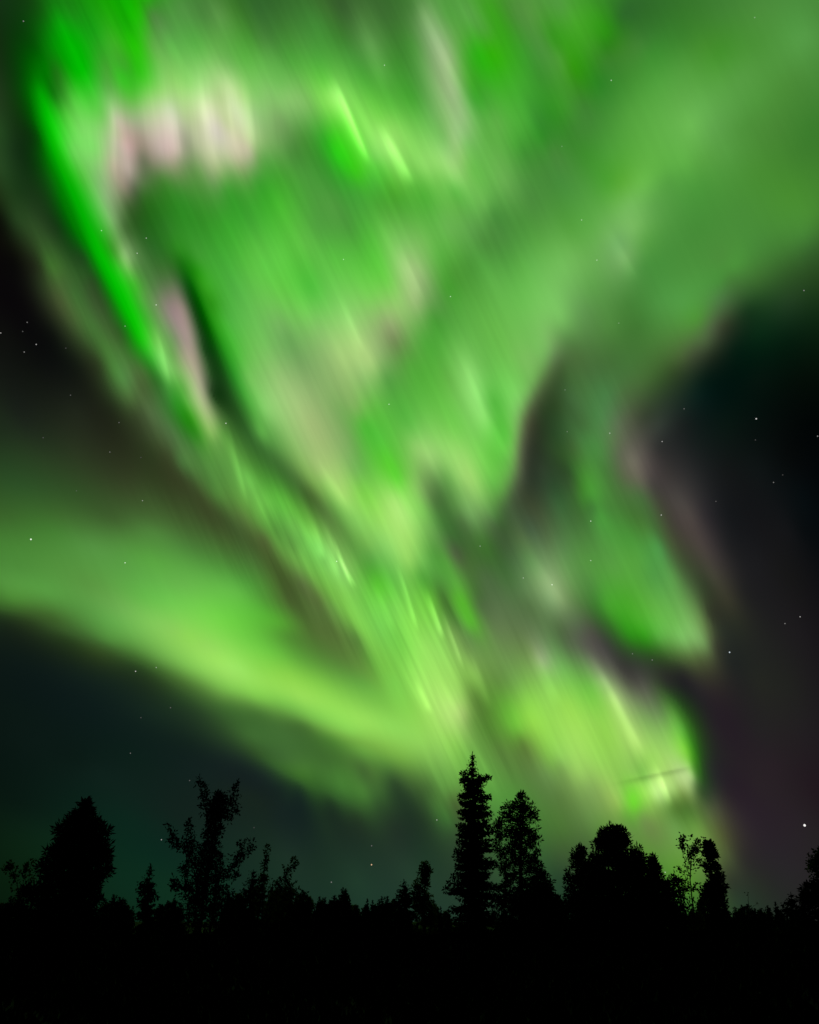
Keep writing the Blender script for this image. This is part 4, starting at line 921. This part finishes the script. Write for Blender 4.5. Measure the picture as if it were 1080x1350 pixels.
plant('pine_tree', pine_parts([(0.63, -2.81, 2.31), (2.1, -2.47, 2.37), (2.77, -2.18, 2.25), (3.28, -1.84, 2.11), (3.79, -1.64, 1.96), (4.31, -1.44, 1.81), (4.84, -1.05, 1.66), (5.19, -0.98, 1.12), (5.55, -0.71, 1.05), (5.84, -0.38, 0.9), (6.05, 0.06, 0.62)], 21, tufts=560, leaf=0.24, r=0.36, n=52, hollow=0.1), foot(13.02, 45), 13.02, M_NEEDLE, 'large round-topped pine at the middle of the dark clump under the lime aurora', 'tree', TREES)
plant('pine_tree', pine_parts([(0.69, -1.26, 1.0), (2.72, -0.92, 1.13), (3.48, -0.82, 1.04), (4.05, -0.6, 1.02), (4.44, -0.23, 0.89), (4.83, -0.45, 0.85), (5.11, -0.0, 0.75), (5.54, 0.29, 0.46)], 22, tufts=190, leaf=0.24, r=0.34, n=46, hollow=0.2), foot(10.71, 50), 10.71, M_NEEDLE, 'smaller pointed pine leaning against the large round-topped pine', 'tree', TREES)
plant('pine_tree', pine_parts([(0.76, -1.29, 1.26), (2.63, -0.91, 1.25), (3.33, -0.52, 0.98), (3.86, -0.23, 0.75), (4.22, -0.03, 0.69), (4.51, 0.2, 0.61), (4.73, 0.34, 0.53)], 23, tufts=170, leaf=0.24, r=0.3, n=44, hollow=0.1), foot(15.15, 47), 15.15, M_NEEDLE, 'short upright conifer at the thin-birch end of the dark clump', 'tree', TREES)
plant('pine_sapling', branchy_parts(0.0, [([(-0.35, 0.99), (-0.11, 2.23), (0.11, 2.86)], 0.05, 40, 0.25), ([(-0.09, 2.39), (0.4, 3.02), (0.91, 3.49)], 0.03, 46, 0.15), ([(-0.0, 2.54), (0.5, 2.76), (1.0, 3.17)], 0.03, 46, 0.15), ([(-0.12, 2.7), (0.24, 3.34), (0.58, 3.53)], 0.03, 40, 0.15), ([(-0.07, 2.07), (0.5, 2.32), (0.95, 2.38)], 0.03, 40, 0.14), ([(-0.36, 1.91), (-0.68, 2.55), (-0.83, 3.03)], 0.03, 40, 0.22)], 24, leaf=0.2, aspect=0.35), foot(15.95, 43), 15.95, M_NEEDLE, 'low pine with outreaching boughs between the dark clump and the thin birch', 'tree', TREES)
plant('birch_tree', branchy_parts(0.0, [([(0.02, 0.89), (0.14, 2.32), (0.19, 3.45), (0.33, 4.17), (0.53, 4.66), (0.68, 4.99)], 0.035, 4, 0.06), ([(0.19, 3.45), (0.09, 4.05), (0.04, 4.57), (0.19, 5.13)], 0.02, 6, 0.07), ([(0.13, 3.06), (-0.0, 3.63), (-0.25, 3.88)], 0.018, 10, 0.07), ([(0.29, 3.9), (0.65, 4.22), (0.9, 4.37)], 0.015, 12, 0.09), ([(0.15, 2.38), (-0.11, 2.71), (-0.31, 2.86)], 0.015, 9, 0.08), ([(0.03, 4.48), (0.04, 4.79), (0.18, 5.1)], 0.01, 40, 0.09), ([(0.48, 4.53), (0.68, 4.78), (0.74, 4.96)], 0.01, 50, 0.11), ([(0.12, 4.23), (0.34, 4.41), (0.5, 4.47)], 0.01, 30, 0.09), ([(0.21, 2.97), (0.44, 3.26)], 0.01, 16, 0.06), ([(0.14, 1.89), (0.48, 2.32), (0.58, 2.55)], 0.01, 40, 0.14), ([(0.07, 1.46), (0.41, 1.89)], 0.01, 40, 0.14)], 25, leaf=0.13, aspect=0.6), foot(17.36, 40), 17.36, M_LEAF, 'thin see-through birch with bare bent stems and sparse leaves', 'tree', TREES)
plant('spruce_tree', pine_parts([(0.59, -1.14, 0.8), (1.95, -0.82, 0.89), (2.74, -0.51, 0.88), (3.09, -0.5, 0.97), (3.51, -0.24, 0.79), (3.87, -0.15, 0.81), (4.23, -0.24, 0.8), (4.59, -0.04, 0.71), (4.81, -0.15, 0.74), (4.99, 0.06, 0.62), (5.21, 0.02, 0.59), (5.43, 0.21, 0.51)], 26, tufts=230, leaf=0.2, r=0.24, n=34, hollow=0.1, aspect=0.4), foot(18.63, 48), 18.63, M_NEEDLE, 'narrow columnar spruce right against the thin birch', 'tree', TREES)
plant('pine_bush', pine_parts([(0.46, -2.3, 1.82), (2.5, -1.59, 1.79), (3.29, -0.94, 1.64), (3.77, -0.29, 1.46), (4.05, 0.17, 1.35), (4.29, 0.53, 1.06)], 31, tufts=170, leaf=0.24, r=0.34, n=46, hollow=0.1), foot(7.66, 52), 7.66, M_NEEDLE, 'squat dark pine bush crowding the foot of the airy round-headed pine', 'tree', TREES)
plant('dead_snag', branchy_parts(0.0, [([(-0.03, 1.18), (0.12, 2.24), (0.25, 3.22)], 0.04, 3, 0.05), ([(0.12, 2.24), (0.44, 2.53), (0.78, 2.7)], 0.012, 2, 0.05), ([(0.08, 2.03), (-0.12, 2.41)], 0.01, 2, 0.05)], 27, leaf=0.12), foot(20.59, 60), 20.59, M_LEAF, 'bare dead stem poking up from the low bushes past the columnar spruce', 'tree', TREES)
plant('spruce_tree', spruce_parts([(0.58, -0.97, 0.73), (2.23, -0.48, 0.81), (2.73, -0.17, 0.61), (3.07, 0.07, 0.51), (3.28, 0.25, 0.42)], 28, leaf=0.3, gap=0.22, full=1.2), foot(22.88, 60), 22.88, M_NEEDLE, 'stubby little spruce before the bush at the far end of the forest edge', 'tree', TREES)
plant('pine_bush', pine_parts([(0.76, -1.3, 1.13), (2.29, -0.78, 1.4), (2.81, -0.5, 1.41), (3.16, -0.28, 1.38), (3.37, 0.16, 1.28), (3.51, 0.5, 1.1)], 29, tufts=150, leaf=0.24, r=0.36, n=44), foot(24.09, 50), 24.09, M_NEEDLE, 'wide dark pine bush under the feathery birch cut by the picture edge', 'tree', TREES)
plant('birch_tree', branchy_parts(0.0, [([(-0.04, 0.9), (0.27, 2.85), (0.28, 3.95), (0.13, 4.78)], 0.05, 26, 0.2), ([(0.27, 3.22), (-0.03, 3.88), (-0.2, 4.11)], 0.03, 34, 0.2), ([(0.28, 3.95), (-0.1, 4.26), (-0.13, 4.64)], 0.02, 34, 0.14), ([(0.27, 2.85), (1.06, 4.31), (1.24, 6.0)], 0.05, 30, 0.25)], 30, leaf=0.2), foot(24.89, 52), 24.89, M_LEAF, 'feathery leaning birch at the picture edge beneath the brightest star', 'tree', TREES)

# ------------------------------------------------------------------ the low edge of the forest between the tall trees
LOW = "low trees and shrubs along the forest edge"
LOW_LABELS = [
    'low leafy dark shrub beside the big rounded conifer, on its far side',
    'short pointed black spruce beside the big rounded conifer, on its far side',
    'short bushy dark pine beside the big rounded conifer, on its far side',
    'pale olive shrub farther back beside the big rounded conifer, on its far side',
    'short bushy dark pine between the big rounded conifer and the small lone spruce',
    'low leafy dark shrub between the big rounded conifer and the small lone spruce',
    'short pointed black spruce between the big rounded conifer and the small lone spruce',
    'pale olive shrub farther back between the big rounded conifer and the small lone spruce',
    'low leafy dark shrub between the small lone spruce and the open forked tree',
    'short bushy dark pine between the small lone spruce and the open forked tree',
    'pale olive shrub farther back between the small lone spruce and the open forked tree',
    'low leafy dark shrub squeezed between the open forked tree and the squat spruce',
    'pale olive shrub farther back squeezed between the open forked tree and the squat spruce',
    'short pointed black spruce in the long low row under the orange star',
    'low leafy dark shrub in the long low row under the orange star',
    'short bushy dark pine in the long low row under the orange star',
    'pale olive shrub farther back in the long low row under the orange star',
    'short pointed black spruce between the hazy olive birch and the tallest spruce',
    'pale olive shrub farther back between the hazy olive birch and the tallest spruce',
    'low leafy dark shrub between the airy pine and the dark clump',
    'pale olive shrub farther back between the airy pine and the dark clump',
    'short bushy dark pine behind the thin see-through birch',
    'short pointed black spruce behind the thin see-through birch',
    'low leafy dark shrub behind the thin see-through birch',
    'pale olive shrub farther back behind the thin see-through birch',
    'low leafy dark shrub among the low bushes past the columnar spruce',
    'short bushy dark pine among the low bushes past the columnar spruce',
    'short pointed black spruce among the low bushes past the columnar spruce',
    'pale olive shrub farther back among the low bushes past the columnar spruce',
]
def low_proto(kind):
    """one small tree of a kind, about 4 m tall, at the origin until it is placed"""
    if kind == 's':
        return "spruce_tree", spruce_parts([(0, -0.75, 0.75), (0.8, -0.7, 0.75), (1.8, -0.55, 0.5), (3.0, -0.3, 0.3), (4.0, -0.04, 0.04)], 41, leaf=0.34, gap=0.26, per=8, full=1.3), M_NEEDLE
    if kind == 'p':
        return "pine_tree", pine_parts([(0, -0.9, 0.8), (1.0, -1.0, 0.95), (2.2, -0.85, 0.9), (3.2, -0.5, 0.55), (4.0, -0.1, 0.1)], 42, tufts=70, leaf=0.3, r=0.42, n=36), M_NEEDLE
    if kind == 'b':
        return "leafy_shrub", pine_parts([(0, -0.8, 0.8), (1.2, -1.0, 1.05), (2.4, -0.9, 0.8), (3.4, -0.55, 0.6), (4.0, -0.2, 0.25)], 43, tufts=80, leaf=0.22, r=0.4, n=30, aspect=0.6), M_NEEDLE
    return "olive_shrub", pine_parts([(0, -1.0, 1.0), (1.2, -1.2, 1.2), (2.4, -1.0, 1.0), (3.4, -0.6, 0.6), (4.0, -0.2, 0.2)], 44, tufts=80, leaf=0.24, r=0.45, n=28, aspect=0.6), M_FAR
# bearing, distance, height, kind, label, turn
LOW_TREES = [
    (-25.21, 74.7, 3.15, 'b', 0, 5.99),
    (-24.74, 74.4, 3.05, 's', 1, 4.07),
    (-24.42, 63.8, 2.79, 's', 1, 5.39),
    (-24.04, 63.6, 3.15, 'p', 2, 5.28),
    (-23.71, 64.9, 3.27, 'p', 2, 2.99),
    (-25.09, 94.7, 3.49, 'f', 3, 4.29),
    (-24.64, 90.2, 3.24, 'f', 3, 4.52),
    (-24.17, 84.1, 3.04, 'f', 3, 5.65),
    (-18.84, 66.6, 2.79, 'p', 4, 2.92),
    (-18.33, 77.5, 3.51, 'p', 4, 4.76),
    (-17.99, 67.8, 3.18, 'b', 5, 1.91),
    (-17.64, 67.3, 3.03, 'p', 4, 0.02),
    (-17.16, 73.3, 2.73, 's', 6, 4.89),
    (-18.71, 88.3, 3.24, 'f', 7, 3.66),
    (-18.06, 90.6, 3.47, 'f', 7, 4.07),
    (-17.53, 97.1, 3.23, 'f', 7, 2.97),
    (-15.59, 62.3, 2.57, 'b', 8, 1.95),
    (-15.10, 75.5, 3.28, 'b', 8, 1.04),
    (-14.69, 77.3, 3.32, 'p', 9, 4.37),
    (-14.34, 77.1, 3.13, 'p', 9, 5.58),
    (-15.46, 91.3, 3.11, 'f', 10, 6.11),
    (-14.76, 94.5, 3.69, 'f', 10, 3.38),
    (-11.50, 77.1, 3.82, 'b', 11, 2.67),
    (-11.15, 67.8, 3.38, 'b', 11, 3.40),
    (-10.79, 70.7, 3.35, 'b', 11, 0.30),
    (-11.36, 86.5, 3.58, 'f', 12, 4.60),
    (-10.83, 93.6, 4.11, 'f', 12, 1.68),
    (-8.79, 63.3, 3.70, 's', 13, 0.54),
    (-8.32, 73.8, 4.52, 'b', 14, 0.40),
    (-7.91, 68.7, 4.06, 'p', 15, 5.92),
    (-7.57, 67.3, 3.72, 's', 13, 2.09),
    (-7.18, 74.6, 3.93, 's', 13, 2.70),
    (-6.83, 62.9, 3.55, 'b', 14, 0.43),
    (-6.39, 78.0, 3.57, 's', 13, 2.55),
    (-5.86, 73.0, 3.03, 'b', 14, 3.06),
    (-5.45, 68.5, 3.37, 'p', 15, 0.77),
    (-5.08, 70.5, 3.19, 'b', 14, 0.77),
    (-4.70, 64.9, 3.14, 'b', 14, 3.86),
    (-4.25, 74.7, 4.10, 'p', 15, 5.18),
    (-3.83, 67.8, 3.28, 's', 13, 0.70),
    (-3.32, 66.2, 2.75, 'p', 15, 5.62),
    (-2.75, 67.4, 2.79, 'p', 15, 6.24),
    (-2.37, 74.4, 3.24, 's', 13, 4.43),
    (-1.96, 75.1, 3.29, 'p', 15, 2.75),
    (-1.46, 72.3, 3.40, 'p', 15, 1.15),
    (-8.65, 88.9, 4.24, 'f', 16, 1.16),
    (-7.89, 93.6, 4.37, 'f', 16, 5.04),
    (-7.10, 91.3, 3.95, 'f', 16, 0.42),
    (-6.42, 95.7, 3.88, 'f', 16, 1.34),
    (-5.63, 93.7, 3.51, 'f', 16, 3.49),
    (-4.90, 86.4, 3.42, 'f', 16, 4.15),
    (-4.15, 93.3, 4.07, 'f', 16, 4.68),
    (-3.50, 94.8, 3.29, 'f', 16, 1.76),
    (-2.79, 84.4, 3.00, 'f', 16, 3.59),
    (-2.21, 93.1, 3.36, 'f', 16, 0.74),
    (-1.62, 92.8, 3.31, 'f', 16, 2.50),
    (-1.08, 87.2, 3.50, 'f', 16, 3.92),
    (1.54, 77.5, 3.23, 's', 17, 0.06),
    (1.99, 67.6, 2.71, 's', 17, 0.57),
    (2.49, 65.8, 2.53, 's', 17, 4.30),
    (1.69, 89.7, 3.03, 'f', 18, 3.07),
    (2.29, 85.6, 2.64, 'f', 18, 2.22),
    (8.70, 70.8, 3.33, 'b', 19, 4.12),
    (9.10, 67.4, 3.55, 'b', 19, 5.74),
    (9.56, 68.7, 3.31, 'b', 19, 0.87),
    (8.84, 89.2, 3.78, 'f', 20, 1.85),
    (9.40, 91.9, 3.89, 'f', 20, 3.57),
    (16.53, 67.6, 2.78, 'p', 21, 4.26),
    (17.03, 67.2, 2.84, 's', 22, 1.82),
    (17.54, 76.0, 2.96, 'p', 21, 5.92),
    (17.97, 65.6, 2.67, 'b', 23, 3.45),
    (16.66, 89.3, 2.68, 'f', 24, 1.39),
    (17.40, 92.3, 2.63, 'f', 24, 0.40),
    (17.95, 90.9, 2.49, 'f', 24, 1.48),
    (19.45, 66.9, 2.20, 'b', 25, 5.23),
    (19.94, 64.0, 2.45, 'p', 26, 1.78),
    (20.37, 62.6, 2.58, 'b', 25, 6.12),
    (20.70, 70.5, 2.87, 'b', 25, 5.07),
    (21.05, 65.9, 2.42, 'b', 25, 5.42),
    (21.40, 66.6, 2.49, 'p', 26, 2.85),
    (21.79, 75.8, 2.67, 'b', 25, 2.44),
    (22.26, 64.0, 2.81, 's', 27, 0.82),
    (19.57, 92.6, 2.37, 'f', 28, 0.12),
    (20.23, 88.9, 2.75, 'f', 28, 2.15),
    (20.87, 85.9, 2.41, 'f', 28, 3.60),
    (21.33, 93.6, 2.69, 'f', 28, 0.23),
    (21.81, 86.7, 2.47, 'f', 28, 5.42),
    (22.37, 92.3, 2.62, 'f', 28, 3.18),
    (-4.09, 66.0, 3.81, 's', 13, 2.85),
    (-5.76, 66.0, 3.40, 's', 13, 2.45),
    (-4.81, 66.0, 3.50, 's', 13, 2.91),
    (-1.78, 66.0, 3.31, 's', 13, 6.05),
    (-2.70, 66.0, 3.20, 's', 13, 0.68),
    (-7.75, 66.0, 4.36, 's', 13, 3.33),
]
protos = {}
for az, dist, height, kind, lab, turn in LOW_TREES:
    if kind not in protos:
        name, parts, mat = low_proto(kind)
        o = plant(name, parts, (0, 0, 0), 0.0, mat, "x", "tree", LOW); protos[kind] = o
    else:
        o = copy_tree(protos[kind])
    x, y, z = foot(az, dist)
    s = height / 4.0
    o.location = (x, y, z)
    o.scale = (max(s, 0.55) * (0.9 + 0.25 * math.sin(turn * 7)), max(s, 0.55), s)
    o.rotation_euler = (0, 0, turn)
    tag(o, LOW_LABELS[lab], "shrub" if kind in 'bf' else "tree", LOW, "thing")
